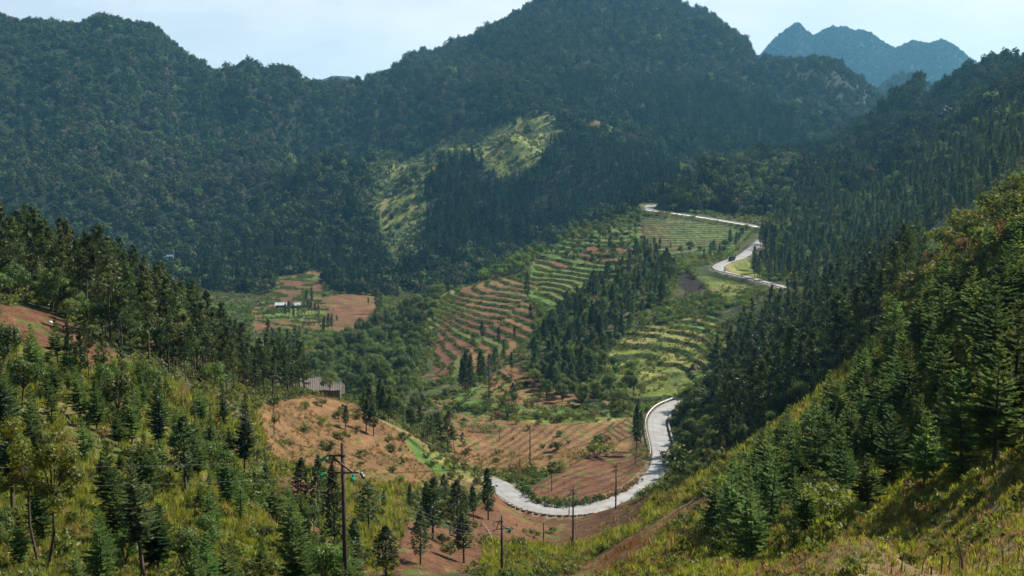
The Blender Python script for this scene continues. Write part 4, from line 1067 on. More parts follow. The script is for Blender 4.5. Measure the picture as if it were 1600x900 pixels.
OBJ_NAME = {'tall_fir': 'fir_tree', 'young_fir': 'fir_tree', 'lime_tree': 'broadleaf_tree', 'yellow_tree': 'broadleaf_tree'}
ORD = "first second third fourth fifth sixth seventh eighth ninth tenth eleventh twelfth thirteenth fourteenth fifteenth sixteenth seventeenth eighteenth nineteenth twentieth".split()
EXTRA = {k: [] for k in KINDS_V}
for kind, poly, y0, y1, gap, h0, h1, sd, gg in [  # beyond the picture's edges
  ('young_fir', [(1665, 250), (1665, 760), (2100, 600), (2100, 60)], 18, 130, 2.6, 2.5, 6, 81, 'outside'), ('shrub', [(1665, 250), (1665, 900), (2100, 900), (2100, 60)], 14, 160, 3, .8, 2.2, 82, 'outside'),
  ('young_fir', [(-160, 480), (-160, 1000), (-420, 1000), (-420, 480)], 28, 110, 2.6, 1.5, 4, 83, 'outside'), ('pine_tree', [(-120, 380), (-120, 470), (-420, 470), (-420, 360)], 95, 215, 3.2, 6, 10, 84, 'outside')]:
    r_ = np.random.default_rng(sd)
    for p in scatter(poly, y0, y1, gap, sd, h1): EXTRA[kind].append(dict(p=p, h=r_.uniform(h0, h1)))
def set_out_plants():
    r = np.random.default_rng(77)
    by = {}
    for p in PLANTS:
        p['size'] = p['h'] / p['p'][1]
        by.setdefault(p['kind'], []).append(p)
    fams = {}
    for k, v in by.items():
        fams.setdefault(OBJ_NAME.get(k, k), []).extend(v)
    single = []
    for k, v in fams.items():
        v.sort(key=lambda p: -p['size'] - (100 if p['zone'] is None else 0))
        single += v[:296]
        for p in v[296:]: EXTRA[p['kind']].append(p)
    # labels: zone by zone, counted from the left
    cells = {}
    for p in single:
        u, v = proj(*p['p'])
        p['u'] = float(u)
        if p['group'] is None: continue
        zs = ZONES.get(p['group']) or DEFAULT_ZONES
        z = min(zs, key=lambda q: (q[1] - u) ** 2 + (q[2] - v) ** 2)[0]
        cells.setdefault((NAMES[p['kind']][0], z), []).append(p)
    def ordinal(i): return ORD[i] if i < 20 else f"{i + 1}{'st' if i % 10 == 0 else 'nd' if i % 10 == 1 else 'rd' if i % 10 == 2 else 'th'}"
    for (nm, z), v in cells.items():
        hs = sorted(p['h'] for p in v)
        v.sort(key=lambda p: p['p'][1])
        rows = 1 if len(v) <= 10 else 2 if len(v) <= 24 else 3 if len(v) <= 48 else 5
        words_ = {1: [''], 2: ['in front ', 'at the back '], 3: ['in front ', 'in the middle row ', 'at the back '], 5: ['in the front row ', 'in the second row ', 'in the third row ', 'in the fourth row ', 'in the back row ']}[rows]
        for q in range(rows):
            part = sorted(v[q * len(v) // rows:(q + 1) * len(v) // rows], key=lambda p: p['u'])
            for i, p in enumerate(part):
                big = 'tall ' if p['h'] > hs[int(len(hs) * .66)] else 'small ' if p['h'] < hs[int(len(hs) * .33)] else ''
                p['label'] = f"only {nm} {z}" if len(v) == 1 else f"{big if rows < 2 else ''}{nm}, {ordinal(i)} from left {words_[q]}{z}"
    for p in single:
        if p['zone'] == 'yellow': p['label'] = "yellow-leaved tree on two thin stems low on the left slope"
        elif p['zone'] == 'house': p['label'] = "dark round tree in front of the old house"
        base_h, vs = KINDS_V[p['kind']]
        mt, mc, _ = vs[r.integers(len(vs))]
        s = p['h'] / base_h
        o = bpy.data.objects.new(OBJ_NAME.get(p['kind'], p['kind']), None); COL.objects.link(o)
        o.empty_display_size = .3
        o.location = p['p']; o.scale = (s * p['fat'], s * p['fat'], s); o.rotation_euler = (r.normal() * .03, r.normal() * .03, r.uniform(0, 6.28))
        o['label'] = p['label']; o['category'] = NAMES[p['kind']][1]
        if p['group']: o['group'] = p['group']
        for nm, me in (('trunk' if p['kind'] != 'shrub' else 'stems', mt), ('crown', mc)):
            c = bpy.data.objects.new(nm, me); COL.objects.link(c); c.parent = o
    for k, v in EXTRA.items():
        if not v: continue
        base_h, vs = KINDS_V[k]
        nm = {'conifer_tree': 'hillside_conifers', 'pine_tree': 'shaded_pine_wood', 'broadleaf_tree': 'valley_woodland', 'young_fir': 'fir_thicket', 'shrub': 'shrubbery', 'lime_tree': 'pale_woodland', 'tall_fir': 'dark_fir_wood'}.get(k, 'woodland')
        stuff(nm, np.array([p['p'] for p in v]), np.array([p['h'] / base_h for p in v]), [x[2] for x in vs], f"the many smaller {NAMES[k][0]}s beyond those standing out".replace("leafy green trees", "leafy trees"), 60 + len(nm))
    print("plants", {k: (len(v), len(EXTRA[k])) for k, v in by.items()})
set_out_plants()

# ------------------------------------------------------------------ undergrowth and grass
def loose(y0, y1, per_m2, seed, covers=None, poly=None, up=.6, keep=None, u0=-70, u1=1670, slack=.003):
    if y1 <= 150: u0, u1 = -330, 1930
    r = np.random.default_rng(seed)
    a0, a1 = (u0 - 800) / FPX, (u1 - 800) / FPX
    n = int((a1 - a0) * (y1 ** 2 - y0 ** 2) / 2 * per_m2)
    y = np.sqrt(r.uniform(y0 ** 2, y1 ** 2, n)); x = r.uniform(a0, a1, n) * y
    i, j = cell(x, y)
    m = ROAD_D[i, j] > np.where(y > 380, 9.0, ROAD_W + .7)
    if covers is not None: m &= np.isin(COVER[i, j], covers)
    if keep is not None: m &= keep(i, j, x, y)
    x, y = x[m], y[m]; z = zat(x, y)
    m = seen(x, y, z, up, slack)
    if poly is not None:
        u, v = proj(x, y, z); m &= inside(u, v, poly)
    return np.column_stack([x[m], y[m], z[m] - .03])
def tuft(seed, n=16, h=.5, spread=.22, wide=.022):
    r = np.random.default_rng(seed)
    az = r.uniform(0, 6.28, n); lean = r.uniform(.1, .8, n)
    d = unit(np.column_stack([np.cos(az) * lean, np.sin(az) * lean, np.ones(n)]))
    ln = h * r.uniform(.5, 1.1, n)[:, None]
    b = np.column_stack([r.normal(size=n) * spread * .5, r.normal(size=n) * spread * .5, np.zeros(n)])
    w = perp(d, r) * wide
    return diamonds(b + d * ln * .5, d * ln * .5, w * r.uniform(.7, 1.5, (n, 1)))
def weed(seed, h=.7, n=70, size=.12, flat=.3):
    r = np.random.default_rng(seed)
    tips = np.column_stack([r.normal(size=5) * .35 * h, r.normal(size=5) * .35 * h, r.uniform(.15, .7, 5) * h])
    C, U, W = clumps(r, tips, h * .32, n // 5, size, flat)
    C[:, 2] = np.maximum(C[:, 2], .01)
    return diamonds(C, U, W * 1.1)
TUFTS = [mesh_np("grass_tuft", *tuft(600 + k, (16, 22, 12)[k % 3], (.45, .6, .35)[k % 3]), M_GRASS) for k in range(5)]
WEEDS = [mesh_np("weed", *weed(620 + k, .8, 80, .13), M_SHRUB) for k in range(5)]
GREENS = [mesh_np("green_weed", *weed(640 + k, .8, 80, .13), M_LIME if k in (1, 2) else M_LEAF) for k in range(4)]
rs = np.random.default_rng(5)
g0 = loose(9, 45, 14, 72, (DRY, OLIVE))
g1 = loose(10, 60, 16, 51, (GRASS, DRY, OLIVE, STRAW))
g2 = loose(60, 150, 2.2, 52, (GRASS, DRY, OLIVE, STRAW))
gp = np.vstack([g1, g2])
stuff("grass", gp, rs.uniform(.5, 1.3, len(gp)) * np.clip(gp[:, 1] / 60, .30, 2.0), TUFTS, "mixed green and straw-coloured grass on the near slopes", 71, .15)
def patchy(wl_, lo, seed): return lambda i, j, x, y: fbm(x, y, wl_, 3, seed) > lo
w1 = loose(12, 130, .75, 53, (GRASS, OLIVE, DRY), keep=patchy(8, -.1, 211), up=1)
w2 = loose(130, 420, .16, 54, (BUSH, OLIVE, GRASS, DRY), keep=patchy(14, -.12, 212), up=1.2)
w4 = loose(92, 245, .5, 59, (BUSH,), up=1.2)
w3 = loose(420, 760, .10, 55, (BUSH, OLIVE), up=2)
wp = np.vstack([w1, w2, w3, w4])
stuff("undergrowth", wp, rs.uniform(.55, 1.25, len(wp)) * np.interp(wp[:, 1], [12, 60, 130, 420, 760], [.38, .85, 1.3, 1.9, 3.0]), WEEDS, "low tangled undergrowth over the valley slopes", 72, .12)
b1 = loose(92, 760, .25, 56, (BUSH, OLIVE), keep=lambda i, j, x, y: (fbm(x, y, 22, 3, 213) > -.1) & (fbm(x, y, 60, 2, 214) > -.35), up=1.5)
stuff("green_thicket", b1, rs.uniform(.6, 1.3, len(b1)) * np.interp(b1[:, 1], [150, 420, 760], [1.4, 2.4, 3.2]), GREENS, "dense leafy thicket between the terraces and the road", 73, .12)
t1 = loose(240, 760, 1.2, 57, keep=lambda i, j, x, y: (TREAD_F[i, j] == 2) & ((x / y < .125) | (y < 480)), up=1)
stuff("terrace_bank_weeds", t1, rs.uniform(.5, 1.1, len(t1)) * np.interp(t1[:, 1], [240, 400, 760], [1.0, 1.4, 1.6]) * np.where(t1[:, 0] / t1[:, 1] > .03, .62, 1.0), WEEDS[:2] + GREENS, "weeds growing along the banks of the terraces", 74, .1)
M_STUBBLE = foliage("dry_stubble", (.22, .165, .07), (.17, .15, .045), .4, ((.10, .13, .03), .25), 1.5)
st = np.vstack([g0, loose(60, 225, .9, 68, (SOIL_L,), keep=lambda i, j, x, y: fbm(x, y, 7, 3, 215) > -.12), loose(60, 200, .35, 69, (SOIL,), keep=lambda i, j, x, y: (FUR_AMP[i, j] == 0) & (fbm(x, y, 9, 3, 216) > .0)), loose(200, 350, .12, 70, (SOIL_L, SOIL), keep=lambda i, j, x, y: (fbm(x, y, 12, 3, 217) > .12) & (FUR_AMP[i, j] == 0))])
stuff("dry_stubble", st, rs.uniform(.5, 1.3, len(st)) * np.interp(st[:, 1], [12, 45, 60, 150, 350], [.22, .4, .6, .95, 1.4]), [mesh_np("stubble_tuft", *tuft(700 + k, 14, .55, .35, .04), M_STUBBLE) for k in range(3)], "straw stubble and thin weeds on the bare brown ground", 76, .2)
print("stuff", len(gp), len(wp), len(b1), len(t1))

# ------------------------------------------------------------------ built things
M_POLE = grainy("creosoted_wood", (.045, .03, .022), (.025, .017, .013), 6, .8, .4)
M_STEEL = grainy("rusty_steel", (.10, .06, .045), (.05, .035, .03), 12, .6, .3, .4)
M_GLASS_GREEN = principled("green_glass_insulator", (.01, .28, .12), .12)
M_GREYINS = principled("grey_insulator", (.12, .13, .13), .25)
M_WIRE = principled("wire", (.22, .22, .22), .4)
M_PLASTER = grainy("rammed_earth_wall", (.15, .11, .075), (.09, .065, .045), 1.5, .9, .4)
M_ROOFGREY = grainy("weathered_roof", (.125, .10, .085), (.07, .056, .048), 2.2, .75, .4)
M_ROOFWHITE = grainy("pale_metal_roof", (.36, .38, .40), (.24, .26, .28), 1.2, .45, .1)
M_ROOFBLUE = grainy("blue_metal_roof", (.05, .17, .29), (.04, .11, .2), 1.0, .4, .1)
M_DOOR = grainy("old_door_wood", (.09, .055, .03), (.05, .03, .02), 8, .7, .3)
M_PANE = principled("window_glass", (.02, .025, .03), .08)
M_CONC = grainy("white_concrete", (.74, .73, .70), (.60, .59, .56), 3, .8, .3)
M_GALV = grainy("galvanised_rail", (.42, .43, .43), (.30, .30, .30), 4, .4, .1, .5)
M_STONE = grainy("kerb_stone", (.26, .23, .20), (.15, .13, .11), 3, .9, .6)
M_ROCK = grainy("dark_rock", (.045, .047, .042), (.09, .09, .08), .4, .9, .8)
M_HAY = grainy("old_hay", (.13, .07, .035), (.08, .04, .022), 5, .95, .8)
M_STALK = grainy("dry_stalk", (.13, .085, .05), (.07, .045, .03), 14, .9, .4)
M_VAN = grainy("dark_green_paint", (.016, .03, .028), (.02, .034, .032), 3, .25, .02)
M_TYRE = principled("tyre_rubber", (.012, .012, .012), .85)
M_RIM = principled("wheel_rim", (.35, .35, .36), .3, Metallic=.8)
M_LAMP = principled("headlamp_glass", (.6, .62, .62), .1)
M_SKIN = principled("skin", (.30, .17, .11), .55)
M_COAT = grainy("dark_jacket", (.02, .022, .03), (.03, .03, .038), 20, .85, .2)
M_COAT2 = grainy("red_brown_jacket", (.10, .03, .02), (.07, .02, .018), 20, .85, .2)
M_TROUS = grainy("dark_trousers", (.018, .02, .026), (.026, .028, .034), 20, .9, .2)
M_HELM = principled("helmet_paint", (.03, .03, .035), .2)
M_SACK = grainy("white_sack", (.72, .72, .70), (.6, .6, .58), 9, .7, .3)

def box(x0, x1, y0, y1, z0, z1):
    V = np.array([(x, y, z) for x in (x0, x1) for y in (y0, y1) for z in (z0, z1)], float)
    return V, np.array([(0, 1, 3, 2), (4, 6, 7, 5), (0, 4, 5, 1), (2, 3, 7, 6), (0, 2, 6, 4), (1, 5, 7, 3)])
def bar(a, b, w=.05):
    return tube([a, (np.array(a, float) + np.array(b, float)) / 2, b], [w, w, w], 6)
def capped(path, rad, n=8):
    V, F = tube(path, rad, n); k = len(path)
    c0, c1 = len(V), len(V) + 1
    V = np.vstack([V, [path[0]], [path[-1]]]); j = np.arange(n)
    F = np.vstack([F, np.stack([np.full(n, c0), (j + 1) % n, j, j], -1), np.stack([np.full(n, c1), (k - 1) * n + j, (k - 1) * n + (j + 1) % n, (k - 1) * n + (j + 1) % n], -1)])
    return V, F
def from_bm(name, V, F, mat, bevel=0.0, smooth=False):
    bm = bmesh.new()
    vs = [bm.verts.new(v) for v in V]
    for f in F:
        f = list(dict.fromkeys(int(k) for k in f))
        if len(f) < 3: continue
        try: bm.faces.new([vs[k] for k in f])
        except ValueError: pass
    if bevel: bmesh.ops.bevel(bm, geom=bm.edges[:], offset=bevel, segments=2, affect='EDGES', profile=.6)
    bmesh.ops.recalc_face_normals(bm, faces=bm.faces)
    me = bpy.data.meshes.new(name); bm.to_mesh(me); bm.free()
    me.materials.append(mat)
    if smooth:
        for p in me.polygons: p.use_smooth = True
    return me
def part(name, VF, mat, parent, bevel=0.0, smooth=False, label=None):
    return link(name, from_bm(name, VF[0], VF[1], mat, bevel, smooth), parent, label=label)
def thing(name, label, cat, loc=(0, 0, 0), rz=0.0, group=None):
    o = bpy.data.objects.new(name, None); COL.objects.link(o); o.empty_display_size = .5
    o.location = loc; o.rotation_euler = (0, 0, rz); o['label'] = label; o['category'] = cat
    if group: o['group'] = group
    return o

# --- power poles: tapered post, bracket arms, braces, glass insulators
WIRE_ENDS = {}
def insulator(p, d, mat, parent, s=1.0):
    d = np.array(d, float) / np.linalg.norm(d)
    prof = [(0, .03), (.03, .07), (.08, .09), (.13, .055), (.15, .085), (.23, .10), (.28, .05)]
    V, F = capped([np.array(p) + d * t * s for t, _ in prof], [r * s * .8 for _, r in prof], 10)
    part('insulator', (V, F), mat, parent, smooth=True)
def power_pole(u, v_top, label, Yd=None, v_base=None, rz=0.0, style=1, rad=.14, key=None):
    if v_base is None:
        top = at(u, v_top, Yd); g = zat(np.array([top[0]]), np.array([top[1]]))[0]; base = np.array((top[0], top[1], g)); h = top[2] - g
    else:
        base = hit(u, v_base); d = base[1] * CP - base[2] * SP; h = (v_base - v_top) * d / FPX * 1.01
    t = thing('power_pole', label, 'power pole', base, rz, 'wooden power poles')
    part('post', capped([(0, 0, -.8), (0, 0, h * .5), (0, 0, h)], [rad, rad * .88, rad * .7], 12), M_POLE, t, smooth=True)
    if style == 0: return t, base, h
    za, zb = h - .62, h - 1.36
    part('crossarm', box(-.72, .12, -.05, .03, za, za + .09), M_STEEL, t, .008)
    part('crossarm', box(-.68, .72, -.16, -.10, zb, zb + .07), M_STEEL, t, .008)
    part('brace', merge([bar((-.45, -.16, za), (.42, -.17, zb + .06), .028), bar((-.38, -.15, za), (.48, -.17, zb + .06), .02)]), M_STEEL, t)
    part('brace', bar((-.60, -.13, zb + .05), (-.36, -.13, za + .02), .045), M_STEEL, t)
    part('clamp', merge([capped([(0, 0, za - .02), (0, 0, za + .10)], [rad * .98, rad * .98], 12), capped([(0, 0, zb - .02), (0, 0, zb + .10)], [rad * 1.0, rad * 1.0], 12)]), M_STEEL, t)
    ends = [((-.74, 0, za + .02), (-.6, 0, -.55)), ((-.70, -.13, zb), (-.7, 0, -.35)), ((.52, -.16, zb - .02), (-.2, -.4, -.75))]
    for p, d in ends: insulator(p, d, M_GLASS_GREEN, t, 1.15)
    part('jumper', tube([(.42, -.16, zb), (.60, -.14, zb + .11), (.80, -.12, zb + .02), (.86, -.12, zb - .14)], [.02] * 4, 6), M_WIRE, t)
    insulator((.80, -.12, zb + .05), (.45, 0, -.8), M_GREYINS, t, 1.2)
    if style == 2:
        part('crossarm', box(-.75, .75, .10, .17, h - .25, h - .17), M_STEEL, t, .008)
        for k in (-.7, .7): insulator((k, .13, h - .17), (0, 0, 1), M_GREYINS, t, .9)
    c, s = math.cos(rz), math.sin(rz)
    WIRE_ENDS[key] = [np.array((base[0] + c * p[0] - s * p[1], base[1] + s * p[0] + c * p[1], base[2] + p[2] - .12)) for p, _ in ends]
    return t, base, h
power_pole(535, 692, "nearest dark wooden power pole with green glass insulators", Yd=43, key='a', rad=.12)
power_pole(784, 806, "second power pole standing in green weeds near the bottom edge", Yd=97, rz=.25, key='b')
power_pole(895, 757, "tall power pole on brown soil in front of the road loop", v_base=858, rz=.3, key='c')
power_pole(962, 722, "reddish power pole with double crossarms at the outer road edge", v_base=796, rz=.35, style=2, key='d')
power_pole(828, 663, "plain pole standing on the field edge inside the road loop", v_base=726, style=0, rad=.13)
power_pole(764, 560, "tall thin pole among small plots below the terraces", v_base=626, style=0, rad=.14)
for u, a, b, l in [(862, 741, 768, "short post on the bare field inside the loop"), (849, 816, 852, "thin stake on the brown bank below the road"), (812, 716, 738, "short post near the end of the road"), (780, 668, 691, "short post by the pale ploughed field"), (889, 772, 808, "thin pole just behind the tall pole at the road"), (631, 640, 658, "short post beside the green valley plot"), (801, 740, 750, "low post beside the road end")]:
    p = hit(u, b); d = p[1] * CP - p[2] * SP; h = (b - a) * d / FPX
    t = thing('wooden_post', l, 'post', p, 0, 'plain wooden posts around the fields')
    part('post', capped([(0, 0, -.4), (.02, 0, h * .5), (0, 0, h)], [.09, .08, .07], 8), M_POLE, t)
    part('post_tip', capped([(0, 0, h + .003), (0, 0, h + .05)], [.075, .04], 8), M_STEEL, t)

def wire(a, b, sag, label):
    t = np.linspace(0, 1, 24)[:, None]
    L = a + (b - a) * t; L[:, 2] -= (4 * t * (1 - t) * sag)[:, 0]
    o = link('power_line', mesh_np('power_line', *tube(L, [.005] * 24, 5), M_WIRE, True))
    o['label'] = label; o['category'] = 'power line'; o['group'] = 'wires strung between the power poles'
off = [np.array((-62, 34, -7.0)) + k for k in (np.array((0, 0, .4)), np.array((1, 2, -1.2)), np.array((2, 4, -1.6)))]
names3 = ("upper left", "lower left", "right")
for (p, q, words2) in [('a', 'b', "from the nearest pole to the second"), ('b', 'c', "from the second pole to the road pole"), ('c', 'd', "from the road pole to the reddish pole")]:
    for k in range(3): wire(WIRE_ENDS[p][k], WIRE_ENDS[q][k], 1.2, f"thin wire {words2}, {names3[k]} strand")
for k in range(2): wire(WIRE_ENDS['a'][k], off[k], 1.8, f"faint wire running off left from the nearest pole, {names3[k]} strand")

# --- houses
def house(name, label, p, L, W, hw, hr, rz, roof_mat, wall_mat, group=None, ribs=14, over=.55):
    t = thing(name, label, 'house', p, rz, group)
    V = np.array([(-L / 2, -W / 2, -1.2), (L / 2, -W / 2, -1.2), (L / 2, W / 2, -1.2), (-L / 2, W / 2, -1.2), (-L / 2, -W / 2, hw), (L / 2, -W / 2, hw), (L / 2, W / 2, hw), (-L / 2, W / 2, hw), (-L / 2, 0, hw + hr), (L / 2, 0, hw + hr)])
    part('wall', (V, [(0, 1, 5, 4), (1, 2, 6, 9, 5), (2, 3, 7, 6), (3, 0, 4, 8, 7)]), wall_mat, t)
    sl = hr / (W / 2); ow = W / 2 + over; lo = hw - over * sl
    rf = None
    for s in (-1, 1):
        n = ribs * 4
        xs = np.linspace(-L / 2 - over * .8, L / 2 + over * .8, n); wob = .035 * np.sin(np.arange(n) * math.pi / 2)
        rows = [np.column_stack([xs, np.full(n, s * ow * k), lo + (hr + over * sl) * (1 - k) + wob + .06 + (0.05 * np.sin(xs * 1.7 + k * 4))]) for k in (0.0, .35, .7, 1.0)]
        Vv = np.vstack(rows + [r - (0, 0, .07) for r in rows])
        i, j = np.meshgrid(np.arange(3), np.arange(n - 1), indexing='ij'); q = (i * n + j).ravel()
        F = np.stack([q, q + 1, q + n + 1, q + n], -1)
        e = np.arange(n - 1) + 3 * n
        Ff = np.vstack([F, F[:, ::-1] + 4 * n, np.stack([e, e + 1, e + 1 + 4 * n, e + 4 * n], -1)])
        part('roof_slope', (Vv, Ff), roof_mat, t)
    part('ridge_cap', capped([(-L / 2 - over * .8, 0, hw + hr + .10), (0, 0, hw + hr + .08), (L / 2 + over * .8, 0, hw + hr + .10)], [.12] * 3, 8), roof_mat, t)
    d = part('door', box(-.5, .5, -W / 2 - .05, -W / 2 + .03, 0, 2.0), M_DOOR, t, .01)
    part('handle', box(.34, .40, -W / 2 - .10, -W / 2 - .055, .95, 1.05), M_STEEL, d)
    for x in (-L * .3, L * .3):
        w = part('window', merge([box(x - .5, x + .5, -W / 2 - .05, -W / 2 + .02, z, z + .07) for z in (1.0, 1.9)] + [box(xx - .035, xx + .035, -W / 2 - .047, -W / 2 + .02, 1.071, 1.899) for xx in (x - .46, x, x + .46)]), M_DOOR, t)
        part('pane', box(x - .44, x + .44, -W / 2 - .02, -W / 2 - .01, 1.05, 1.92), M_PANE, w)
    return t
def on_ground(u, v, lift=0.0):
    p = hit(u, v); return (p[0], p[1], p[2] + lift)
def level(x, y, lift=0.0):
    return (x, y, float(zat(np.array([x]), np.array([y]))[0]) + lift)
q = at(491, 585, 228)
house('farmhouse', "old farmhouse with weathered grey-brown roof behind the brown hillside", (q[0], q[1], q[2] - 4.9), 5.8, 6.4, 2.2, 2.0, math.radians(12), M_ROOFGREY, M_PLASTER)
q = at(514, 588, 231)
house('farmhouse_annex', "lower pale-roofed annex at the right end of the old farmhouse", (q[0], q[1] + 1.5, q[2] - 5.0), 4.6, 4.6, 2.0, 1.3, math.radians(8), M_ROOFGREY, M_PLASTER, ribs=10, over=.4)
q = at(529, 591, 238)
house('shed', "small blue-grey roofed shed right of the old farmhouse", (q[0], q[1], q[2] - 2.6), 2.2, 1.9, 1.7, .7, math.radians(-30), M_ROOFBLUE, M_PLASTER, ribs=6, over=.3)
house('village_house', "white-roofed village house on the valley floor", on_ground(439, 481), 6.0, 4.6, 1.9, 1.1, math.radians(12), M_ROOFWHITE, M_PLASTER, 'white-roofed houses of the far village')
house('village_house', "smaller white-roofed house half hidden by slender conifers", on_ground(464, 481), 4.0, 3.6, 1.8, 1.1, math.radians(5), M_ROOFWHITE, M_PLASTER, 'white-roofed houses of the far village')
q = at(266, 398, 775)
house('blue_roofed_house', "lone house with bright blue roof below the left mountain", (q[0], q[1], q[2] - 2.8), 4.6, 4.4, 1.7, 1.0, math.radians(8), M_ROOFBLUE, M_PLASTER)
q = at(1311, 247, 900)
house('long_barn', "long low white-roofed building in the far side valley", (q[0], q[1], q[2] - 2.0), 15, 6, 2.4, 1.3, math.radians(8), M_ROOFWHITE, M_PLASTER)

# --- road furniture
def road_index(u, v):
    U, V = proj(ROAD[:, 0], ROAD[:, 1], ROAD[:, 2]); return int(((U - u) ** 2 + (V - v) ** 2).argmin())
def edge(i0, i1, off_):
    L = ROAD[min(i0, i1):max(i0, i1) + 1]; t = np.gradient(ROAD[:, :2], axis=0)[min(i0, i1):max(i0, i1) + 1]; t /= np.linalg.norm(t, axis=1)[:, None]
    return np.column_stack([L[:, 0] + t[:, 1] * off_, L[:, 1] - t[:, 0] * off_, L[:, 2]])
def guard_rail(E, label, mat=M_GALV, beam=.34, z=.42, gap=2):
    o = thing('guard_rail', label, 'guard rail', E[0], 0, 'guard rails along the road')
    P = E - E[0]
    prof = [(-.03, 0), (.03, beam * .25), (-.02, beam * .5), (.03, beam * .75), (-.03, beam), (-.05, beam), (-.05, 0)]
    t = np.gradient(P[:, :2], axis=0); t /= np.linalg.norm(t, axis=1)[:, None]; n = np.column_stack([t[:, 1], -t[:, 0]])
    V = np.stack([np.column_stack([P[:, :2] + n * a, P[:, 2] + z + b]) for a, b in prof], 1); k, m = V.shape[:2]
    i, j = np.meshgrid(np.arange(k - 1), np.arange(m), indexing='ij')
    F = np.stack([i * m + j, i * m + (j + 1) % m, (i + 1) * m + (j + 1) % m, (i + 1) * m + j], -1).reshape(-1, 4)
    part('rail', (V.reshape(-1, 3), F), mat, o)
    me = from_bm('post', *box(-.07, .07, -.07, .07, -.5, z + beam + .06), mat)
    for c in P[::gap]:
        link('post', me, o, (c[0] - .0, c[1], c[2]))
    return o
guard_rail(edge(road_index(1036, 716), road_index(1066, 626), -2.8), "pale guard rail round the outside of the lower road bend", M_CONC)
guard_rail(edge(road_index(1236, 454), road_index(1128, 411), -2.8), "dark guard rail along the outer edge of the middle hairpin", M_STEEL)
guard_rail(edge(road_index(1184, 354), road_index(1040, 321), -2.8), "pale guard rail along the highest visible stretch of road", M_CONC, .26, .30)
Em = edge(road_index(1184, 354), road_index(1040, 321), -2.6); Eo = edge(road_index(1184, 354), road_index(1040, 321), -4.2)  # added sloping bank, its pale face stands in for sun gleaming off the road
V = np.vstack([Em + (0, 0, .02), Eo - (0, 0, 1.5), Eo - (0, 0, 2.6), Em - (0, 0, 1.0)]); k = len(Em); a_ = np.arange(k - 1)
link("road_gleam_bank", mesh_np("road_gleam_bank", V, np.vstack([np.stack([a_ + q * k, a_ + 1 + q * k, a_ + 1 + ((q + 1) % 4) * k, a_ + ((q + 1) % 4) * k], -1) for q in range(4)])[:, ::-1], M_CONC), kind="structure", label="added pale bank standing in for the sunlit gleam of the highest road")
# kerb stones along the outer edge below the loop
E = edge(road_index(790, 768), road_index(905, 797), 2.95)
kt = thing('stone_kerb', "row of rough stones edging the road above the brown bank", 'stone kerb', E[0])
for k in range(3):
    r = np.random.default_rng(800 + k)
    V, F = box(-.42, .42, -.22, .22, -.25, .26); V = V + r.normal(size=V.shape) * .05
    me = from_bm('stone', V, F, M_STONE, .06)
    for i in range(k, len(E) * 3 // 2, 3):
        f = i / 1.5; j = min(int(f), len(E) - 2); p = E[j] + (E[j + 1] - E[j]) * (f - j) - E[0]; d = E[j + 1] - E[j]
        s = link('stone', me, kt, p + (0, 0, r.normal() * .04)); s.rotation_euler = (0, 0, math.atan2(d[1], d[0]) + r.normal() * .15)
E = None
E = edge(road_index(1036, 700), road_index(1060, 629), 2.95)
wl_o = thing('retaining_wall', "low brown stone wall along the inside of the lower bend", 'wall', E[0])
for i in range(len(E) - 1):
    d = E[i + 1] - E[i]; Lk = np.linalg.norm(d[:2])
    r = np.random.default_rng(900 + i)
    V, F = box(-Lk * .49, Lk * .49, -.2, .2, -.4, .62 + r.normal() * .06)
    s = link('stone', from_bm('stone', V, F, M_STONE, .05), wl_o, (E[i] + E[i + 1]) / 2 - E[0]); s.rotation_euler = (0, 0, math.atan2(d[1], d[0]))

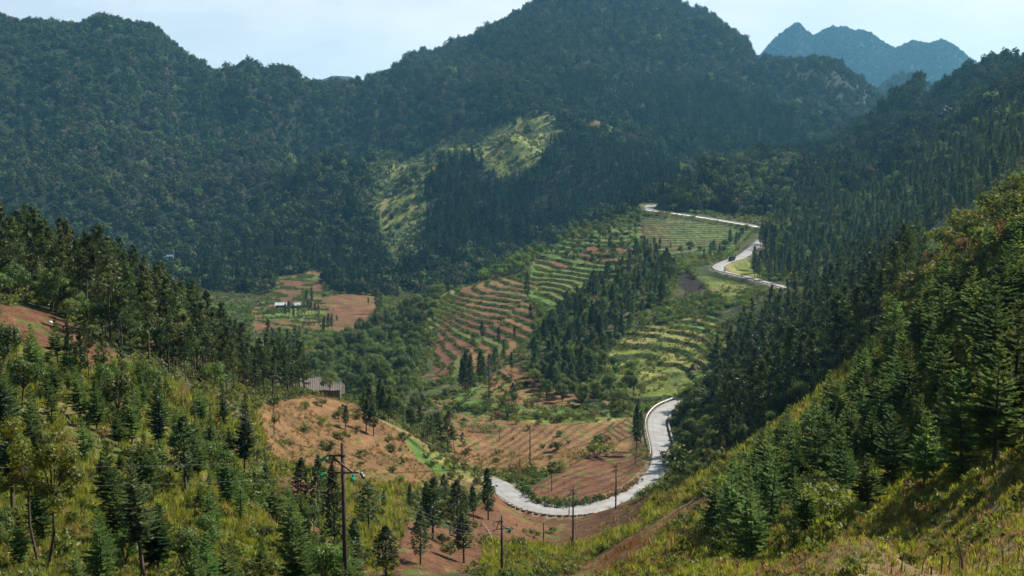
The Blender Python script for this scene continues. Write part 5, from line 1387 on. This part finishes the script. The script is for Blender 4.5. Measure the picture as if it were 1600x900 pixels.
# --- van
def heading(i): d = ROAD[i + 1] - ROAD[i - 1]; return math.atan2(d[1], d[0])
def wheel(o, x, y, r=.34, w=.2):
    a, b = np.array((x, y - w / 2, r)), np.array((x, y + w / 2, r))
    th = part('wheel', capped([a, a + (0, .03, 0), b - (0, .03, 0), b], [r * .9, r, r, r * .9], 16), M_TYRE, o, smooth=False)
    sgn = 1 if y > 0 else -1
    c = np.array((x, y + sgn * w / 2, r))
    part('rim', capped([c - (0, sgn * .02, 0), c + (0, sgn * .012, 0)], [r * .6, r * .55], 12), M_RIM, th)
def van(i, off_, label):
    e = edge(i, i + 1, off_)[0]
    o = thing('van', label, 'van', e, heading(i) + math.pi)
    prof = [(-2.45, .38), (-2.48, 1.0), (-2.40, 1.95), (-2.1, 2.08), (1.0, 2.08), (1.5, 1.85), (2.05, 1.2), (2.45, 1.02), (2.52, .6), (2.42, .36)]
    n = len(prof); V = np.array([(x, s * (.85 - .09 * max(0, z - 1.1)), z) for s in (-1, 1) for x, z in prof])
    F = [tuple(range(n))[::-1], tuple(range(n, 2 * n))] + [(k, (k + 1) % n, n + (k + 1) % n, n + k) for k in range(n)]
    part('body', (V, F), M_VAN, o, .06)
    for s in (-1, 1):
        for x0, x1 in ((-2.15, -1.15), (-1.05, -.1), (0, 1.2)):
            y0, y1 = s * .848, s * .79
            x1b = x1 - (.32 if x1 > 1 else 0)
            Vw = np.array([(x0, y0 + s * .012, 1.2), (x1 + .12 * (x1 > 1), y0 + s * .012, 1.2), (x1b, y1 + s * .012, 1.82), (x0, y1 + s * .012, 1.82)])
            part('side_window', (np.vstack([Vw, Vw - (0, s * .05, 0)]), [(0, 1, 2, 3), (7, 6, 5, 4), (0, 4, 5, 1), (1, 5, 6, 2), (2, 6, 7, 3), (3, 7, 4, 0)]), M_PANE, o)
        part('headlight', box(2.38, 2.55, s * .72 - .12, s * .72 + .12, .72, .92), M_LAMP, o, .03)
        for x in (-1.55, 1.55): wheel(o, x, s * .78)
    part('windscreen', (np.array([(2.03, -.7, 1.24), (2.03, .7, 1.24), (1.53, .66, 1.84), (1.53, -.66, 1.84), (1.98, -.7, 1.20), (1.98, .7, 1.20), (1.48, .66, 1.80), (1.48, -.66, 1.80)]) + (.05, 0, .03), [(0, 1, 2, 3), (7, 6, 5, 4), (0, 4, 5, 1), (1, 5, 6, 2), (2, 6, 7, 3), (3, 7, 4, 0)]), M_PANE, o)
    part('bumper', box(2.40, 2.60, -.84, .84, .34, .56), M_TYRE, o, .04)
    part('roof_rack', merge([box(-2.0, .8, s * .6 - .025, s * .6 + .025, 2.12, 2.17) for s in (-1, 1)] + [box(x - .02, x + .02, -.57, .57, 2.125, 2.165) for x in (-1.8, -1, -.2, .6)]), M_STEEL, o)
    return o
van(road_index(1139, 408), 1.2, "dark green van rounding the middle hairpin of the road")

# --- motorbikes and their riders
def rider(loc, rz, label, coat):
    o = thing('person', label, 'person', loc, rz, 'motorbike riders on the middle hairpin')
    J = [((0, 0, .82), .15), ((.03, 0, 1.02), .145), ((.08, 0, 1.25), .17), ((.12, 0, 1.40), .07), ((.15, 0, 1.50), .075), ((.16, 0, 1.62), .10)]
    E_ = [(0, 1), (1, 2), (2, 3), (3, 4), (4, 5)]
    for s in (-1, 1):
        k = len(J); J += [((.10, s * .2, 1.33), .065), ((.30, s * .27, 1.12), .05), ((.55, s * .28, 1.06), .038), ((.62, s * .28, 1.06), .04)]; E_ += [(2, k), (k, k + 1), (k + 1, k + 2), (k + 2, k + 3)]
        k = len(J); J += [((.08, s * .14, .80), .095), ((.44, s * .20, .72), .07), ((.26, s * .20, .34), .05), ((.40, s * .20, .28), .04)]; E_ += [(0, k), (k, k + 1), (k + 1, k + 2), (k + 2, k + 3)]
    me = bpy.data.meshes.new('body'); me.from_pydata([j[0] for j in J], E_, [])
    b = link('body', me, o)
    sk = b.modifiers.new('skin', 'SKIN'); b.modifiers.new('sub', 'SUBSURF').levels = 1
    for v, j in zip(me.skin_vertices[0].data, J): v.radius = (j[1], j[1])
    me.skin_vertices[0].data[0].use_root = True
    me.materials.append(coat)
    dg = bpy.context.evaluated_depsgraph_get(); ev = b.evaluated_get(dg); m2 = bpy.data.meshes.new_from_object(ev)
    b.modifiers.clear(); b.data = m2; m2.name = 'body'
    m2.materials.clear(); m2.materials.append(coat); m2.materials.append(M_TROUS); m2.materials.append(M_SKIN)
    for p in m2.polygons:
        c = p.center; p.material_index = 1 if c.z < .84 and c.x < .5 else 2 if (c.x > .57 and c.z > .9) or c.z > 1.44 else 0; p.use_smooth = True
    part('helmet', capped([(.14, 0, 1.56), (.14, 0, 1.60), (.145, 0, 1.68), (.15, 0, 1.74), (.15, 0, 1.77)], [.12, .135, .13, .085, .03], 12), M_HELM, o, smooth=True)
    return o
def motorbike(loc, rz, label):
    o = thing('motorbike', label, 'motorbike', loc, rz, 'motorbikes on the middle hairpin')
    for x, nm in ((-.62, 'wheel'), (.66, 'wheel')):
        a = np.linspace(0, 2 * math.pi, 20)
        ring = np.column_stack([x + .27 * np.cos(a), np.zeros(20), .31 + .27 * np.sin(a)])
        w = part(nm, tube(ring, [.045] * 20, 6), M_TYRE, o)
        part('spokes', merge([bar((x + .22 * math.cos(t), 0, .31 + .22 * math.sin(t)), (x - .22 * math.cos(t), 0, .31 - .22 * math.sin(t)), .008) for t in np.linspace(0, math.pi, 6, False)]), M_RIM, w)
    part('frame', merge([bar((-.62, .06, .31), (-.1, .05, .35), .025), bar((-.1, 0, .35), (.35, 0, .75), .03), bar((-.62, 0, .31), (-.45, 0, .72), .025), bar((.66, .05, .31), (.45, .05, .95), .022), bar((.66, -.05, .31), (.45, -.05, .95), .022)]), M_STEEL, o)
    part('engine', box(-.15, .2, -.12, .12, .25, .52), M_STEEL, o, .04)
    part('tank', capped([(.02, 0, .70), (.12, 0, .76), (.3, 0, .80), (.42, 0, .76)], [.06, .13, .13, .06], 10), M_COAT2, o, smooth=True)
    part('seat', box(-.6, .04, -.12, .12, .69, .78), M_TYRE, o, .035)
    part('handlebar', tube([(.34, -.34, 1.02), (.42, -.18, .98), (.45, 0, .97), (.42, .18, .98), (.34, .34, 1.02)], [.016] * 5, 6), M_STEEL, o)
    part('headlight', capped([(.48, 0, .86), (.56, 0, .86), (.60, 0, .86)], [.06, .09, .085], 12), M_LAMP, o)
    part('mudguard', box(-.95, -.5, -.06, .06, .60, .63), M_STEEL, o, .01)
for u, v, off_, back, l, c in [(1129, 424, .9, 0, "in front of the van nearest the viewer", M_COAT), (1153, 403, -1.2, 0, "behind the van on the straight", M_COAT2)]:
    i = road_index(u, v); e = edge(i, i + 1, off_)[0] + (0, 0, .03); rz = heading(i) + math.pi
    motorbike(e, rz, "small motorbike " + l); rider(e, rz, "helmeted motorbike rider " + l, c)

# --- odds and ends on the slopes
def lumpy(seed, rx, ry, rz_, rough=.2, n=3):
    bm = bmesh.new(); bmesh.ops.create_icosphere(bm, subdivisions=n, radius=1)
    co = np.array([v.co for v in bm.verts]); F = np.array([[v.index for v in f.verts] for f in bm.faces]); bm.free()
    k = 1 + rough * (fbm(co[:, 0] * 2 + seed, co[:, 1] * 2 + co[:, 2] * 1.7, 1.0, 3, seed) )
    return co * k[:, None] * (rx, ry, rz_), F
o = thing('haystack', "brown haystack on the green terrace beside the dark wood", 'haystack', on_ground(1084, 577))
V, F = lumpy(3, 1.3, 1.3, 1.9, .25); V[:, 2] = np.maximum(V[:, 2], -.2); V[:, :2] *= (1.15 - .35 * np.clip(V[:, 2:3] / 1.9, 0, 1))
part('heap', (V, F), M_HAY, o); part('centre_pole', capped([(0, 0, 1.6), (0, 0, 2.6)], [.05, .03], 6), M_POLE, o)
q = on_ground(1478, 196)
o = link('rock_outcrop', from_bm('rock_outcrop', *lumpy(9, 9, 8, 15, .6, 4), M_ROCK), None, (q[0], q[1], q[2] - 1)); o['label'] = "dark rock outcrop standing out of the far right hillside"; o['category'] = 'rock'
q = on_ground(79, 506)
o = link('sack', from_bm('sack', *lumpy(5, .22, .15, .22, .25), M_SACK, 0, True), None, (q[0], q[1], q[2] + .08)); o['label'] = "white sack lying on the red soil patch at left"; o['category'] = 'sack'
o = link('irrigation_pipe', mesh_np('irrigation_pipe', *tube([hit(754, 818) + (0, 0, .25), hit(761, 829) + (0, 0, .2), hit(768, 840) + (0, 0, .2), hit(767, 852) + (0, 0, .2), hit(764, 868) + (0, 0, .2)], [.06] * 5, 8), M_GALV, True))
o['label'] = "pale pipe lying across the brown soil by the second pole"; o['category'] = 'pipe'
for (u0, v0, u1, v1, l, s) in [(599, 600, 619, 640, None, 0)][:0]: pass
def path_strip(pts, half, label):
    L = smooth_line([hit(*p) for p in pts], 1.0); L[:, 2] = zat(L[:, 0], L[:, 1])
    return strip('footpath', L, half, .08, M_ROAD, .3, kind='structure', label=label)
path_strip([(857, 193), (865, 190), (872, 183)], 2.2, "short pale stretch of track below the central mountain")
path_strip([(920, 203), (940, 206), (962, 209)], 1.2, "thin pale track beside the high terrace")

# hedges along field edges
def hedge(pts, h, wide, label, seed, mat=M_LEAF):
    r = np.random.default_rng(seed)
    L = smooth_line([hit(*p) for p in pts], .8); L[:, 2] = zat(L[:, 0], L[:, 1]); o0 = L[0].copy(); L = L - o0
    cen = np.vstack([L + np.column_stack([r.normal(size=len(L)) * wide * .4, r.normal(size=len(L)) * wide * .4, r.uniform(.2, .75, len(L)) * h]) for _ in range(3)])
    C, U, W = clumps(r, cen, h * .42 * r.uniform(.7, 1.3, len(cen)), 34, .17, .1)
    t = thing('hedge', label, 'hedge', o0, 0, 'dark hedges between the fields')
    link('foliage', mesh_np('foliage', *diamonds(C, U, W * 1.3), mat), t)
    link('stems', mesh_np('stems', *merge([tube([p - (0, 0, .3), p + (0, 0, h * .3), p + (.1, 0, h * .6)], [.03, .025, .01], 4) for p in L[::3]]), M_BARK), t)
hedge([(718, 642), (745, 643), (800, 648), (845, 655)], 1.9, 1.3, "long dark hedge behind the reddish strip field", 1)
hedge([(720, 670), (740, 675), (765, 676), (782, 672)], 2.3, 1.4, "short thick dark hedge beside the pines", 2)
hedge([(838, 655), (880, 655), (920, 650), (950, 648)], 1.2, 1.0, "low hedge above the pale ploughed field", 3)
hedge([(822, 768), (832, 784), (858, 793), (900, 792), (945, 781)], 1.3, .9, "dark grassy bank on the inside of the road loop", 4)
hedge([(945, 781), (975, 768), (998, 752)], .9, .9, "low green verge where the loop straightens", 5, M_SHRUB)
hedge([(1000, 779), (1020, 772), (1040, 762)], 1.6, 1.2, "dark overhanging scrub below the road on the right", 6)

# dry stalks in the right foreground
G_D = 'dead stalks in the right foreground'
stalks = [(1507, 905, 842, .034), (1470, 900, 868, .018), (1481, 898, 866, .016), (1439, 905, 870, .012), (1407, 905, 862, .012), (1393, 900, 880, .012), (1352, 905, 878, .012), (1455, 905, 885, .02), (1568, 890, 848, .014), (1590, 880, 845, .01), (1519, 905, 872, .012), (1500, 905, 862, .016), (1577, 878, 845, .008), (1596, 900, 868, .010), (1540, 896, 870, .01), (1528, 900, 858, .01)]
for k, (u, b, t_, rad) in enumerate(sorted(stalks)):
    r = np.random.default_rng(1000 + k)
    p = hit(u, min(b, 898), 6); d = p[1] * CP - p[2] * SP; h = (min(b, 898) - t_) * d / FPX * 1.05
    o = thing('dead_stalk', ("thick broken stump" if rad > .03 else "thin dead stalk") + f", {ORD[k]} from left in the lower right corner", 'stalk', p, r.uniform(0, 6), G_D)
    ln = r.normal(size=2) * .10 * h
    part('stem', capped([(0, 0, -.25), (ln[0] * .4, ln[1] * .4, h * .5), (ln[0], ln[1], h)], [rad, rad * .85, rad * .65], 7), M_STALK, o)
    part('twig', tube([(ln[0] * .6, ln[1] * .6, h * .6), (ln[0] * .6 + .07, ln[1] * .6 + .03, h * .75), (ln[0] * .6 + .16, ln[1] * .6 + .05, h * .82)], [rad * .4, rad * .3, rad * .12], 5), M_STALK, o)
def drystem(seed):
    r = np.random.default_rng(seed); n = 14
    b = np.column_stack([r.normal(size=n) * .25, r.normal(size=n) * .25, np.zeros(n)]); d = unit(np.column_stack([r.normal(size=n) * .2, r.normal(size=n) * .2, np.ones(n)])); h = r.uniform(.4, 1.0, (n, 1))
    return diamonds(b + d * h * .5, d * h * .5, perp(d, r) * .016)
M_DRY = foliage("dry_weed", (.16, .085, .035), (.20, .13, .05), .3)
ds = loose(30, 110, .9, 58, None, [(920, 905), (960, 860), (1020, 840), (1090, 800), (1110, 850), (1060, 905)], 1)
stuff("dry_weeds", ds, np.random.default_rng(8).uniform(.6, 1.3, len(ds)), [mesh_np("dry_stem", *drystem(1100 + k), M_DRY) for k in range(4)], "rusty dry weed stems along the near slope edge", 75, .1)

# ------------------------------------------------------------------ the hazy air
def build_haze(density=0.85e-4):
    bm = bmesh.new()
    bmesh.ops.create_cube(bm, size=1)
    zmin, zmax = float(H.min()) - 3, max(float(H.max()) + 45, 40)
    for v in bm.verts:
        v.co = Vector((v.co.x * 18400, v.co.y * 18400, zmin if v.co.z < 0 else zmax))
    me = bpy.data.meshes.new("haze"); bm.to_mesh(me); bm.free()
    m = bpy.data.materials.new("haze"); n, l = nodes_of(m); n.remove(n['Principled BSDF'])
    v = n.new("ShaderNodeVolumePrincipled")
    v.inputs['Color'].default_value = (.23, .64, .98, 1)
    v.inputs['Density'].default_value = density
    v.inputs['Anisotropy'].default_value = .2
    l.new(v.outputs['Volume'], n['Material Output'].inputs['Volume'])
    me.materials.append(m)
    return link("haze", me, kind='stuff', label='thin blue haze filling the valley air')
haze = build_haze()
